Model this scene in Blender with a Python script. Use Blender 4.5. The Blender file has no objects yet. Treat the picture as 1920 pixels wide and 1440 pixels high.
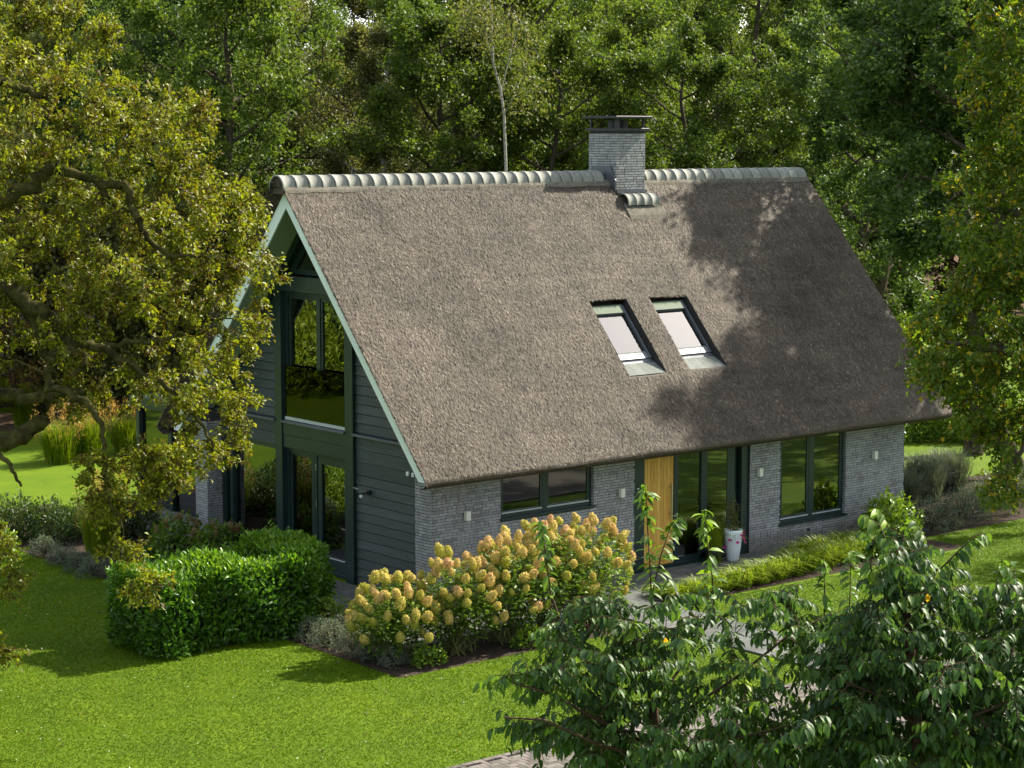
import bpy, math, random
import numpy as np
from mathutils import Vector, Matrix

random.seed(7)
SC = bpy.context.scene
COL = SC.collection
PI = math.pi

# ------------------------------------------------------------------ camera
CAM = np.array([-24.65, -32.39, 9.55])
YAW, PITCH, FPX = math.radians(50.45), math.radians(6.93), 3900.0
FWD = np.array([math.cos(YAW) * math.cos(PITCH), math.sin(YAW) * math.cos(PITCH), -math.sin(PITCH)])
RGT = np.array([math.sin(YAW), -math.cos(YAW), 0.0])
UPV = np.cross(RGT, FWD)
cd = bpy.data.cameras.new('camera')
cd.sensor_width = 36.0
cd.lens = FPX / 1920 * 36
cd.clip_end = 3000
cam = bpy.data.objects.new('camera', cd)
COL.objects.link(cam)
cam.location = CAM
cam.rotation_euler = Vector(FWD).to_track_quat('-Z', 'Y').to_euler()
SC.camera = cam

# ------------------------------------------------------------------ sky, sun, exposure
SUN_EL, SUN_AZ = math.radians(39.0), math.radians(-4.0)      # azimuth counted from +X towards +Y
w = bpy.data.worlds.new('World')
SC.world = w
w.use_nodes = True
nt = w.node_tree
nt.nodes.clear()
o_ = nt.nodes.new('ShaderNodeOutputWorld')
bg = nt.nodes.new('ShaderNodeBackground')
sky = nt.nodes.new('ShaderNodeTexSky')
sky.sky_type = 'NISHITA'
sky.sun_disc = False
sky.sun_elevation = SUN_EL
sky.sun_rotation = math.radians(90) - SUN_AZ
sky.air_density = 1.0
sky.dust_density = 1.6
tcw = nt.nodes.new('ShaderNodeTexCoord')
nzw = nt.nodes.new('ShaderNodeTexNoise')
nzw.inputs['Scale'].default_value = 3.2
nzw.inputs['Detail'].default_value = 6
rmw = nt.nodes.new('ShaderNodeValToRGB')
rmw.color_ramp.elements[0].position = 0.42
rmw.color_ramp.elements[1].position = 0.62
mxw = nt.nodes.new('ShaderNodeMix')
mxw.data_type = 'RGBA'
nt.links.new(tcw.outputs['Generated'], nzw.inputs['Vector'])
nt.links.new(nzw.outputs['Fac'], rmw.inputs['Fac'])
nt.links.new(rmw.outputs['Color'], mxw.inputs[0])
nt.links.new(sky.outputs['Color'], mxw.inputs[6])
mxw.inputs[7].default_value = (6.0, 6.2, 6.6, 1)
nt.links.new(mxw.outputs[2], bg.inputs['Color'])
bg.inputs['Strength'].default_value = 0.095
nt.links.new(bg.outputs[0], o_.inputs[0])

sl = bpy.data.lights.new('sun', 'SUN')
sl.energy = 5.0
sl.angle = math.radians(0.55)
sl.color = (1.0, 0.93, 0.80)
sun = bpy.data.objects.new('sun', sl)
COL.objects.link(sun)
SDIR = Vector((math.cos(SUN_EL) * math.cos(SUN_AZ), math.cos(SUN_EL) * math.sin(SUN_AZ), math.sin(SUN_EL)))
sun.rotation_euler = SDIR.to_track_quat('Z', 'Y').to_euler()
sun.location = (30, 0, 40)

SC.view_settings.view_transform = 'Standard'
SC.view_settings.look = 'None'
SC.view_settings.exposure = 1.62
SC.view_settings.gamma = 1.0
SC.view_settings.use_curve_mapping = False
SC.cycles.max_bounces = 7
SC.cycles.diffuse_bounces = 3
SC.cycles.glossy_bounces = 3
SC.cycles.transmission_bounces = 4
SC.cycles.transparent_max_bounces = 8
SC.cycles.use_denoising = True
SC.cycles.caustics_reflective = False
SC.cycles.caustics_refractive = False


# ------------------------------------------------------------------ pixel helpers (photo pixels, 1920 x 1440)
def ray(u, v):
    return FWD + RGT * ((u - 960) / FPX) - UPV * ((v - 720) / FPX)


def at_depth(u, v, d):
    return CAM + ray(u, v) * d


def ground(u, v, z=0.0):
    r = ray(u, v)
    return CAM + r * ((z - CAM[2]) / r[2])


def dl(depth, lat):
    """ground point from distance along the view and sideways offset"""
    f = np.array([math.cos(YAW), math.sin(YAW), 0.0])
    p = CAM + f * depth + RGT * lat
    return (p[0], p[1], 0.0)


# ------------------------------------------------------------------ object helpers
def obj(name, mesh, parent=None, mat=None, loc=None):
    o = bpy.data.objects.new(name, mesh)
    COL.objects.link(o)
    if parent is not None:
        o.parent = parent
    if mat is not None and mesh is not None and not mesh.materials:
        mesh.materials.append(mat)
    if loc is not None:
        o.location = loc
    return o


def tag(o, label=None, cat=None, group=None, kind=None):
    if label:
        o['label'] = label
    if cat:
        o['category'] = cat
    if group:
        o['group'] = group
    if kind:
        o['kind'] = kind
    return o


def thing(name, label, cat, loc=(0, 0, 0), group=None, rz=0.0, scale=None):
    o = bpy.data.objects.new(name, None)
    COL.objects.link(o)
    o.location = loc
    o.rotation_euler = (0, 0, rz)
    if scale:
        o.scale = scale
    o.empty_display_size = 0.2
    return tag(o, label, cat, group)


def np_mesh(name, V, T, rnd=None):
    V = np.asarray(V, np.float32)
    T = np.asarray(T, np.int32)
    k = T.shape[1]
    me = bpy.data.meshes.new(name)
    me.vertices.add(len(V))
    me.vertices.foreach_set('co', V.ravel())
    me.loops.add(T.size)
    me.loops.foreach_set('vertex_index', T.ravel())
    me.polygons.add(len(T))
    me.polygons.foreach_set('loop_start', np.arange(0, T.size, k, dtype=np.int32))
    me.update(calc_edges=True)
    if rnd is not None:
        a = me.attributes.new('rnd', 'FLOAT', 'POINT')
        a.data.foreach_set('value', np.asarray(rnd, np.float32))
    return me


class MB:
    """collects polygons for one mesh"""

    def __init__(s):
        s.v, s.f, s.r = [], [], []

    def add(s, pts, faces, r=0.0):
        b = len(s.v)
        s.v += [tuple(p) for p in pts]
        s.f += [tuple(b + i for i in f) for f in faces]
        s.r += [r] * len(pts)
        return s

    def box(s, x0, x1, y0, y1, z0, z1, r=0.0):
        p = [(x0, y0, z0), (x1, y0, z0), (x1, y1, z0), (x0, y1, z0), (x0, y0, z1), (x1, y0, z1), (x1, y1, z1), (x0, y1, z1)]
        return s.add(p, [(0, 3, 2, 1), (4, 5, 6, 7), (0, 1, 5, 4), (1, 2, 6, 5), (2, 3, 7, 6), (3, 0, 4, 7)], r)

    def bevbox(s, x0, x1, y0, y1, z0, z1, b=0.004, r=0.0):
        P = []
        for z, i in ((z0, b), (z0 + b, 0), (z1 - b, 0), (z1, b)):
            P += [(x0 + i, y0 + i, z), (x1 - i, y0 + i, z), (x1 - i, y1 - i, z), (x0 + i, y1 - i, z)]
        F = [(3, 2, 1, 0), (12, 13, 14, 15)]
        for k in range(3):
            for j in range(4):
                a, c = k * 4 + j, k * 4 + (j + 1) % 4
                F.append((a, c, c + 4, a + 4))
        return s.add(P, F, r)

    def prism(s, poly, d, r=0.0):
        """poly: 3-D outline, d: extrusion vector"""
        n = len(poly)
        q = [(p[0] + d[0], p[1] + d[1], p[2] + d[2]) for p in poly]
        F = [tuple(range(n - 1, -1, -1)), tuple(range(n, 2 * n))]
        F += [(i, (i + 1) % n, n + (i + 1) % n, n + i) for i in range(n)]
        return s.add(list(poly) + q, F, r)

    def lathe(s, prof, n=20, c=(0, 0, 0)):
        P, F = [], []
        for r, z in prof:
            for i in range(n):
                a = 2 * PI * i / n
                P.append((c[0] + r * math.cos(a), c[1] + r * math.sin(a), c[2] + z))
        for k in range(len(prof) - 1):
            for i in range(n):
                j = (i + 1) % n
                F.append((k * n + i, k * n + j, (k + 1) * n + j, (k + 1) * n + i))
        return s.add(P, F)

    def build(s, name, mat=None, parent=None, smooth=False, loc=None):
        me = bpy.data.meshes.new(name)
        me.from_pydata(s.v, [], s.f)
        a = me.attributes.new('rnd', 'FLOAT', 'POINT')
        a.data.foreach_set('value', np.array(s.r, np.float32))
        if smooth:
            me.polygons.foreach_set('use_smooth', [True] * len(me.polygons))
        me.update()
        return obj(name, me, parent, mat, loc)


def tubes(polys, sides=6):
    """polys: list of (points (k,3), radii (k)) -> vertices, quads"""
    VV, QQ, b = [], [], 0
    for pts, rad in polys:
        pts = np.asarray(pts, float)
        rad = np.asarray(rad, float)
        k = len(pts)
        n = sides if rad[0] > 0.03 else (4 if rad[0] > 0.012 else 3)
        tan = np.gradient(pts, axis=0)
        tan /= np.linalg.norm(tan, axis=1)[:, None] + 1e-9
        ref = np.array([0.31, 0.17, 0.93]) if abs(tan[0, 2]) < 0.9 else np.array([1.0, 0.1, 0.0])
        a1 = np.cross(tan, ref)
        a1 /= np.linalg.norm(a1, axis=1)[:, None] + 1e-9
        a2 = np.cross(tan, a1)
        ang = np.arange(n) * 2 * PI / n
        ring = pts[:, None] + rad[:, None, None] * (np.cos(ang)[None, :, None] * a1[:, None] + np.sin(ang)[None, :, None] * a2[:, None])
        VV.append(ring.reshape(-1, 3))
        i = np.arange(k - 1)[:, None] * n
        j = np.arange(n)[None]
        jn = (j + 1) % n
        QQ.append(np.stack([i + j, i + jn, i + n + jn, i + n + j], -1).reshape(-1, 4) + b)
        b += k * n
    return np.concatenate(VV), np.concatenate(QQ)


LEAF = {
    'reed': (np.array([[0, 0, 0], [.45, .5, .012], [.45, -.5, .012], [1, 0, .05]]), np.array([[0, 3, 1], [0, 2, 3]])),
    'far': (np.array([[0, 0, 0], [.45, .5, .10], [.45, -.5, .10], [1, 0, -.05]]), np.array([[0, 3, 1], [0, 2, 3]])),
    'mid': (np.array([[0, 0, 0], [.5, .5, .10], [.5, 0, 0], [.5, -.5, .10], [1, 0, -.12]]),
            np.array([[0, 2, 1], [0, 3, 2], [1, 2, 4], [2, 3, 4]])),
    'oak': (np.array([[0, 0, 0], [.38, .40, .07], [.75, .5, .06], [.5, 0, 0], [.38, -.40, .07], [.75, -.5, .06], [1, 0, -.12]]),
            np.array([[0, 3, 1], [1, 3, 2], [2, 3, 6], [0, 4, 3], [4, 5, 3], [5, 6, 3]])),
    'long': (np.array([[0, 0, 0], [.28, .42, .03], [.28, 0, -.03], [.28, -.42, .03], [.66, .40, -.10], [.66, 0, -.16], [.66, -.40, -.10], [1, 0, -.40]]),
             np.array([[0, 2, 1], [0, 3, 2], [1, 2, 5], [1, 5, 4], [2, 3, 6], [2, 6, 5], [4, 5, 7], [5, 6, 7]])),
}


def unit(a):
    return a / (np.linalg.norm(a, axis=-1, keepdims=True) + 1e-9)


def leaves(P, D, N, L, W, kind, rnd):
    tv, tf = LEAF[kind]
    D = unit(D)
    S = unit(np.cross(N, D))
    N = np.cross(D, S)
    L = np.asarray(L)[:, None, None]
    W = np.asarray(W)[:, None, None]
    V = P[:, None] + tv[None, :, 0:1] * L * D[:, None] + tv[None, :, 1:2] * W * S[:, None] + tv[None, :, 2:3] * L * N[:, None]
    n, k = len(P), len(tv)
    T = (tf[None] + (np.arange(n) * k)[:, None, None]).reshape(-1, 3)
    return V.reshape(-1, 3), T, np.repeat(rnd, k)


def join(parts):
    V, T, R, b = [], [], [], 0
    for v, t, r in parts:
        V.append(v)
        T.append(t + b)
        R.append(r)
        b += len(v)
    return np.concatenate(V), np.concatenate(T), np.concatenate(R)


# ------------------------------------------------------------------ materials
def node_mat(name):
    m = bpy.data.materials.new(name)
    m.use_nodes = True
    n = m.node_tree
    b = n.nodes['Principled BSDF']
    return m, n, b


def ramp(n, cols, pos=None, interp='LINEAR'):
    r = n.nodes.new('ShaderNodeValToRGB')
    cr = r.color_ramp
    cr.interpolation = interp
    k = len(cols)
    while len(cr.elements) < k:
        cr.elements.new(0.5)
    for i, c in enumerate(cols):
        cr.elements[i].position = pos[i] if pos else i / max(1, k - 1)
        cr.elements[i].color = (*c, 1)
    return r


def plain(name, col, rough=0.6, spec=0.3, metal=0.0, var=0.15, scale=6.0, bump=0.0, bscale=60.0, stretch=(1, 1, 1)):
    m, n, b = node_mat(name)
    tc = n.nodes.new('ShaderNodeTexCoord')
    mp = n.nodes.new('ShaderNodeMapping')
    mp.inputs['Scale'].default_value = stretch
    n.links.new(tc.outputs['Object'], mp.inputs['Vector'])
    nz = n.nodes.new('ShaderNodeTexNoise')
    nz.inputs['Scale'].default_value = scale
    nz.inputs['Detail'].default_value = 7
    nz.inputs['Roughness'].default_value = 0.65
    n.links.new(mp.outputs[0], nz.inputs['Vector'])
    lo = tuple(max(0, c * (1 - var)) for c in col)
    hi = tuple(c * (1 + var) for c in col)
    r = ramp(n, [lo, hi], [0.3, 0.7])
    n.links.new(nz.outputs['Fac'], r.inputs[0])
    n.links.new(r.outputs[0], b.inputs['Base Color'])
    b.inputs['Roughness'].default_value = rough
    b.inputs['Specular IOR Level'].default_value = spec
    b.inputs['Metallic'].default_value = metal
    if bump:
        n2 = n.nodes.new('ShaderNodeTexNoise')
        n2.inputs['Scale'].default_value = bscale
        n2.inputs['Detail'].default_value = 5
        n.links.new(mp.outputs[0], n2.inputs['Vector'])
        bp = n.nodes.new('ShaderNodeBump')
        bp.inputs['Strength'].default_value = bump
        bp.inputs['Distance'].default_value = 0.01
        n.links.new(n2.outputs['Fac'], bp.inputs['Height'])
        n.links.new(bp.outputs[0], b.inputs['Normal'])
    return m


def rnd_fac(n):
    """per-piece random number: vertex attribute plus object random, wrapped"""
    at = n.nodes.new('ShaderNodeAttribute')
    at.attribute_name = 'rnd'
    oi = n.nodes.new('ShaderNodeObjectInfo')
    ad = n.nodes.new('ShaderNodeMath')
    ad.operation = 'ADD'
    n.links.new(at.outputs['Fac'], ad.inputs[0])
    n.links.new(oi.outputs['Random'], ad.inputs[1])
    fr = n.nodes.new('ShaderNodeMath')
    fr.operation = 'FRACT'
    n.links.new(ad.outputs[0], fr.inputs[0])
    return fr.outputs[0], at, oi


def pieces(name, cols, pos=None, rough=0.8, spec=0.2, bump=0.3, bscale=80.0, grain=0.25, gscale=25.0, stretch=(1, 1, 1), weather=False):
    """material for bricks, boards, tiles: each piece its own tone"""
    m, n, b = node_mat(name)
    fac, at, oi = rnd_fac(n)
    r = ramp(n, cols, pos)
    n.links.new(fac, r.inputs[0])
    tc = n.nodes.new('ShaderNodeTexCoord')
    mp = n.nodes.new('ShaderNodeMapping')
    mp.inputs['Scale'].default_value = stretch
    n.links.new(tc.outputs['Object'], mp.inputs['Vector'])
    nz = n.nodes.new('ShaderNodeTexNoise')
    nz.inputs['Scale'].default_value = gscale
    nz.inputs['Detail'].default_value = 6
    n.links.new(mp.outputs[0], nz.inputs['Vector'])
    g = ramp(n, [(1 - grain,) * 3, (1 + grain,) * 3], [0.3, 0.7])
    n.links.new(nz.outputs['Fac'], g.inputs[0])
    mx = n.nodes.new('ShaderNodeMix')
    mx.data_type = 'RGBA'
    mx.blend_type = 'MULTIPLY'
    mx.inputs[0].default_value = 1
    n.links.new(r.outputs[0], mx.inputs[6])
    n.links.new(g.outputs[0], mx.inputs[7])
    n.links.new(mx.outputs[2], b.inputs['Base Color'])
    if weather:                                       # run-off stains and splashed soil at the foot
        ge = n.nodes.new('ShaderNodeNewGeometry')
        sp = n.nodes.new('ShaderNodeSeparateXYZ')
        n.links.new(ge.outputs['Position'], sp.inputs[0])
        ms_ = n.nodes.new('ShaderNodeMapping')
        ms_.inputs['Scale'].default_value = (1.6, 1.6, .45)
        n.links.new(ge.outputs['Position'], ms_.inputs['Vector'])
        st = n.nodes.new('ShaderNodeTexNoise')
        st.inputs['Scale'].default_value = 1.4
        st.inputs['Detail'].default_value = 6
        st.inputs['Roughness'].default_value = .7
        n.links.new(ms_.outputs[0], st.inputs['Vector'])
        r3 = ramp(n, [(.74, .73, .71), (1.0, 1.0, 1.0), (1.12, 1.11, 1.09)], [.3, .5, .72])
        n.links.new(st.outputs['Fac'], r3.inputs[0])
        zz = n.nodes.new('ShaderNodeMath')
        zz.operation = 'MULTIPLY_ADD'
        zz.inputs[1].default_value = -.55
        n.links.new(st.outputs['Fac'], zz.inputs[0])
        n.links.new(sp.outputs['Z'], zz.inputs[2])
        r4 = ramp(n, [(.66, .63, .56), (1, 1, 1)], [0, .25])
        n.links.new(zz.outputs[0], r4.inputs[0])
        prev = mx.outputs[2]
        for rr in (r3, r4):
            m2 = n.nodes.new('ShaderNodeMix')
            m2.data_type = 'RGBA'
            m2.blend_type = 'MULTIPLY'
            m2.inputs[0].default_value = 1
            n.links.new(prev, m2.inputs[6])
            n.links.new(rr.outputs[0], m2.inputs[7])
            prev = m2.outputs[2]
        n.links.new(prev, b.inputs['Base Color'])
    b.inputs['Roughness'].default_value = rough
    b.inputs['Specular IOR Level'].default_value = spec
    if bump:
        n2 = n.nodes.new('ShaderNodeTexNoise')
        n2.inputs['Scale'].default_value = bscale
        n2.inputs['Detail'].default_value = 4
        n.links.new(mp.outputs[0], n2.inputs['Vector'])
        bp = n.nodes.new('ShaderNodeBump')
        bp.inputs['Strength'].default_value = bump
        bp.inputs['Distance'].default_value = 0.01
        n.links.new(n2.outputs['Fac'], bp.inputs['Height'])
        n.links.new(bp.outputs[0], b.inputs['Normal'])
    return m


def leafmat(name, cols, pos=None, trans=0.35, rough=0.45, spec=0.35, objvar=0.15, tgain=1.4):
    m, n, b = node_mat(name)
    at = n.nodes.new('ShaderNodeAttribute')
    at.attribute_name = 'rnd'
    oi = n.nodes.new('ShaderNodeObjectInfo')
    mr = n.nodes.new('ShaderNodeMapRange')
    mr.inputs['To Min'].default_value = -objvar
    mr.inputs['To Max'].default_value = objvar
    n.links.new(oi.outputs['Random'], mr.inputs['Value'])
    ad = n.nodes.new('ShaderNodeMath')
    ad.operation = 'ADD'
    ad.use_clamp = True
    n.links.new(at.outputs['Fac'], ad.inputs[0])
    n.links.new(mr.outputs[0], ad.inputs[1])
    r = ramp(n, cols, pos)
    n.links.new(ad.outputs[0], r.inputs[0])
    n.links.new(r.outputs[0], b.inputs['Base Color'])
    b.inputs['Roughness'].default_value = rough
    b.inputs['Specular IOR Level'].default_value = spec
    tr = n.nodes.new('ShaderNodeBsdfTranslucent')
    gm = n.nodes.new('ShaderNodeMix')
    gm.data_type = 'RGBA'
    gm.blend_type = 'MULTIPLY'
    gm.inputs[0].default_value = 1
    gm.inputs[7].default_value = (tgain, tgain, tgain * 0.6, 1)
    n.links.new(r.outputs[0], gm.inputs[6])
    n.links.new(gm.outputs[2], tr.inputs['Color'])
    ms = n.nodes.new('ShaderNodeMixShader')
    ms.inputs[0].default_value = trans
    n.links.new(b.outputs[0], ms.inputs[1])
    n.links.new(tr.outputs[0], ms.inputs[2])
    n.links.new(ms.outputs[0], n.nodes['Material Output'].inputs[0])
    return m


def glassmat(name, tint=(0.75, 0.8, 0.78), ior=2.0, rough=0.0):
    m = bpy.data.materials.new(name)
    m.use_nodes = True
    n = m.node_tree
    n.nodes.clear()
    out = n.nodes.new('ShaderNodeOutputMaterial')
    tr = n.nodes.new('ShaderNodeBsdfTransparent')
    tr.inputs[0].default_value = (*tint, 1)
    gl = n.nodes.new('ShaderNodeBsdfGlossy')
    gl.inputs['Roughness'].default_value = rough
    gl.inputs['Color'].default_value = (0.95, 0.97, 0.96, 1)
    fr = n.nodes.new('ShaderNodeFresnel')
    fr.inputs['IOR'].default_value = ior
    tc = n.nodes.new('ShaderNodeTexCoord')
    nz = n.nodes.new('ShaderNodeTexNoise')
    nz.inputs['Scale'].default_value = 1.3
    nz.inputs['Detail'].default_value = 1
    bp = n.nodes.new('ShaderNodeBump')
    bp.inputs['Strength'].default_value = 0.12
    bp.inputs['Distance'].default_value = 0.01
    n.links.new(tc.outputs['Object'], nz.inputs['Vector'])
    n.links.new(nz.outputs['Fac'], bp.inputs['Height'])
    n.links.new(bp.outputs[0], gl.inputs['Normal'])
    ms = n.nodes.new('ShaderNodeMixShader')
    n.links.new(fr.outputs[0], ms.inputs[0])
    n.links.new(tr.outputs[0], ms.inputs[1])
    n.links.new(gl.outputs[0], ms.inputs[2])
    n.links.new(ms.outputs[0], out.inputs[0])
    return m


M = {}
M['brick'] = pieces('brick', [(.205, .20, .197), (.252, .255, .25), (.283, .288, .28), (.325, .33, .32), (.265, .255, .245)], [0, .2, .5, .8, 1], rough=.85, grain=.22, gscale=40, bump=.5, bscale=120, weather=True)
M['mortar'] = plain('mortar', (.055, .055, .055), .95, .1, var=.3, scale=30)
M['dark'] = plain('dark_green_paint', (.011, .025, .023), .33, .5, var=.25, scale=3)
M['board'] = pieces('clapboard', [(.019, .028, .027), (.027, .038, .036), (.036, .048, .046)], rough=.5, spec=.45, bump=.35, bscale=12, grain=.3, gscale=6, stretch=(2, .5, 9))
M['trim'] = plain('pale_green_trim', (.70, .79, .735), .45, .4, var=.06, scale=2)
M['soffit'] = plain('soffit_panel', (.34, .42, .33), .5, .4, var=.08, scale=2)  # trim paint, with shade and green lawn bounce put into the colour
M['glass'] = glassmat('window_glass', ior=2.7)
M['railglass'] = glassmat('railing_glass', (.97, .985, .975), 1.4)
M['skyglass'] = glassmat('skylight_glass', (.5, .55, .55), 2.5)
M['wood'] = pieces('door_wood', [(.46, .25, .04), (.53, .30, .055), (.60, .35, .07)], rough=.5, spec=.35, bump=.1, bscale=30, grain=.18, gscale=9, stretch=(6, 6, .5))
M['steel'] = plain('brushed_steel', (.55, .54, .5), .3, .5, 1.0, .08)
M['alu'] = plain('aluminium_strip', (.42, .46, .48), .35, .5, .3, .08)
M['lamp'] = plain('lamp_housing', (.62, .62, .52), .45, .4, var=.05)
M['tile'] = pieces('ridge_tile', [(.16, .16, .135), (.20, .20, .17), (.245, .245, .21)], rough=.75, grain=.25, gscale=9, bump=.3, bscale=60)
M['cement'] = plain('cement_bed', (.115, .105, .082), .95, .1, var=.35, scale=8, bump=.6, bscale=30)
M['lead'] = plain('lead_flashing', (.10, .11, .12), .45, .4, .4, .2)
M['black'] = plain('black_metal', (.012, .014, .015), .4, .4, .0, .2)
M['slate'] = pieces('flashing_slate', [(.13, .14, .125), (.165, .175, .155)], rough=.85, spec=.1, grain=.15, bump=.15)
M['interior'] = plain('interior_plaster', (.30, .29, .26), .9, .1, var=.1)
M['intfloor'] = plain('interior_floor', (.16, .11, .07), .6, .3, var=.2)
M['blind'] = plain('blind_slat', (.16, .17, .15), .5, .3, var=.1)
M['cover'] = plain('skylight_cover', (.07, .10, .06), .7, .25, .0, .08)  # aluminium; green of the mirrored trees put into the colour
M['reveal'] = plain('skylight_reveal', (.040, .036, .034), .8, .2, var=.3, scale=9)  # recess sides, their shade put into the dark colour
M['white'] = plain('white_glaze', (.66, .72, .70), .3, .5, var=.05, scale=3)
M['soil'] = plain('soil', (.040, .030, .022), 1.0, .05, var=.5, scale=14, bump=1.0, bscale=30)
M['gravel'] = plain('gravel', (.085, .085, .09), .95, .1, var=.7, scale=45, bump=1.0, bscale=60)
M['slab'] = pieces('paving_slab', [(.066, .070, .064), (.082, .087, .079), (.105, .108, .096)], rough=.85, grain=.3, gscale=5, bump=.3, bscale=50)
M['paver'] = pieces('clay_paver', [(.072, .062, .052), (.10, .088, .074), (.13, .112, .095), (.15, .132, .115)], rough=.9, grain=.28, gscale=12, bump=.4, bscale=70)
M['joint'] = plain('joint_sand', (.075, .07, .055), .98, .05, var=.3, scale=20)
M['bark'] = plain('oak_bark', (.060, .048, .030), .95, .1, var=.6, scale=7, bump=1.0, bscale=22, stretch=(1, 1, .4))
M['mossbark'] = plain('mossy_bark', (.046, .042, .012), .95, .1, var=.8, scale=5, bump=1.0, bscale=25)
M['birchbark'] = plain('birch_bark', (.27, .255, .20), .8, .2, var=.5, scale=5, bump=.5, bscale=20, stretch=(1, 1, 2.2))
M['twig'] = plain('twig_bark', (.055, .035, .022), .9, .1, var=.4, scale=9)
M['stem'] = plain('green_stem', (.12, .13, .04), .8, .2, var=.3, scale=9)
# foliage
M['oakleaf'] = leafmat('autumn_oak_leaves', [(0.0594, 0.0373, 0.0059), (0.108, 0.0834, 0.0079), (0.121, 0.1318, 0.0059), (0.162, 0.1976, 0.0059), (0.2214, 0.2306, 0.0099), (0.3132, 0.2745, 0.0792)], [0, .15, .36, .60, .84, 1], .42, .5, .30)
M['oakgreen'] = leafmat('green_oak_leaves', [(0.0342, 0.0515, 0.0054), (0.057, 0.099, 0.0063), (0.0808, 0.1337, 0.0072), (0.1283, 0.1683, 0.009), (0.304, 0.2277, 0.0108)], [0, .3, .66, .965, 1], .45, .5, .3)
M['wood_a'] = leafmat('woodland_leaves_green', [(0.038, 0.0606, 0.0094), (0.0697, 0.1092, 0.0121), (0.099, 0.1456, 0.015), (0.1426, 0.1819, 0.0337)], None, .40, .55, .22, .22)
M['wood_b'] = leafmat('woodland_leaves_olive', [(0.0518, 0.0572, 0.0132), (0.0916, 0.1005, 0.0211), (0.1226, 0.1334, 0.0317), (0.1728, 0.1776, 0.066)], None, .40, .55, .22, .2)
M['wood_c'] = leafmat('woodland_leaves_brown', [(0.0413, 0.03, 0.012), (0.0713, 0.0525, 0.0195), (0.0788, 0.0735, 0.024), (0.0825, 0.09, 0.0225)], None, .38, .5, .3, .15)
M['wood_d'] = leafmat('woodland_leaves_dark', [(0.0262, 0.0503, 0.0129), (0.0473, 0.0849, 0.0168), (0.0702, 0.1161, 0.0208), (0.1061, 0.1473, 0.0297)], None, .38, .55, .22, .15)
M['cherry'] = leafmat('cherry_leaves', [(0.0234, 0.0525, 0.0175), (0.0442, 0.0925, 0.02), (0.0702, 0.135, 0.02), (0.1235, 0.2063, 0.0163), (0.208, 0.3125, 0.015)], [0, .3, .62, .85, 1], .36, .48, .20)
M['yellowleaf'] = leafmat('yellowed_leaf', [(.50, .26, .015), (.6, .33, .02)], None, .35, .4)
M['laurel'] = leafmat('laurel_leaves', [(0.023, 0.0627, 0.0066), (0.0506, 0.1288, 0.0088), (0.092, 0.196, 0.011), (0.184, 0.2912, 0.0154)], [0, .35, .72, 1], .34, .36, .32)
M['hydleaf'] = leafmat('hydrangea_leaves', [(0.0374, 0.0825, 0.008), (0.0726, 0.143, 0.01), (0.1155, 0.1925, 0.012), (0.165, 0.242, 0.022)], None, .38, .45, .35)
M['bloom'] = leafmat('hydrangea_petals', [(0.36, 0.3604, 0.0504), (0.52, 0.424, 0.0952), (0.62, 0.4664, 0.168), (0.62, 0.4134, 0.2016), (0.52, 0.2968, 0.168)], [0, .3, .55, .8, 1], .30, .7, .15, .25, 1.1)
M['bloomb'] = leafmat('faded_panicle', [(.20, .15, .06), (.30, .22, .10), (.26, .15, .08)], None, .3, .8, .1)
M['silver'] = leafmat('silver_foliage', [(.06, .078, .050), (.11, .135, .090), (.18, .205, .145)], None, .25, .6, .25)
M['lime'] = leafmat('lime_foliage', [(.070, .135, .008), (.125, .205, .010), (.19, .265, .016)], None, .4, .4, .4)
M['shrub'] = leafmat('shrub_foliage', [(.020, .040, .008), (.042, .075, .012), (.072, .11, .018)], None, .35, .45, .35)
M['sedge'] = leafmat('sedge_blades', [(.085, .145, .007), (.15, .22, .008), (.23, .29, .012), (.29, .29, .05)], [0, .45, .85, 1], .4, .45, .3)
M['plume'] = leafmat('grass_plumes', [(.24, .13, .03), (.36, .21, .06), (.42, .28, .11)], None, .45, .7, .1)
M['magenta'] = leafmat('petunia_petals', [(.42, .012, .16), (.58, .02, .25)], None, .3, .6, .2)
M['mauve'] = leafmat('verbena_flowers', [(.26, .14, .32), (.36, .22, .40)], None, .3, .6, .2)
M['grass'] = leafmat('lawn_blades', [(0.0574, 0.1074, 0.0015), (0.082, 0.1426, 0.0015), (0.1066, 0.1628, 0.002), (0.1517, 0.176, 0.005)], [0, .4, .85, 1], .35, .6, .08)
M['daisy'] = plain('daisy_petals', (.7, .7, .6), .7, .2)
M['reed'] = None


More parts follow.
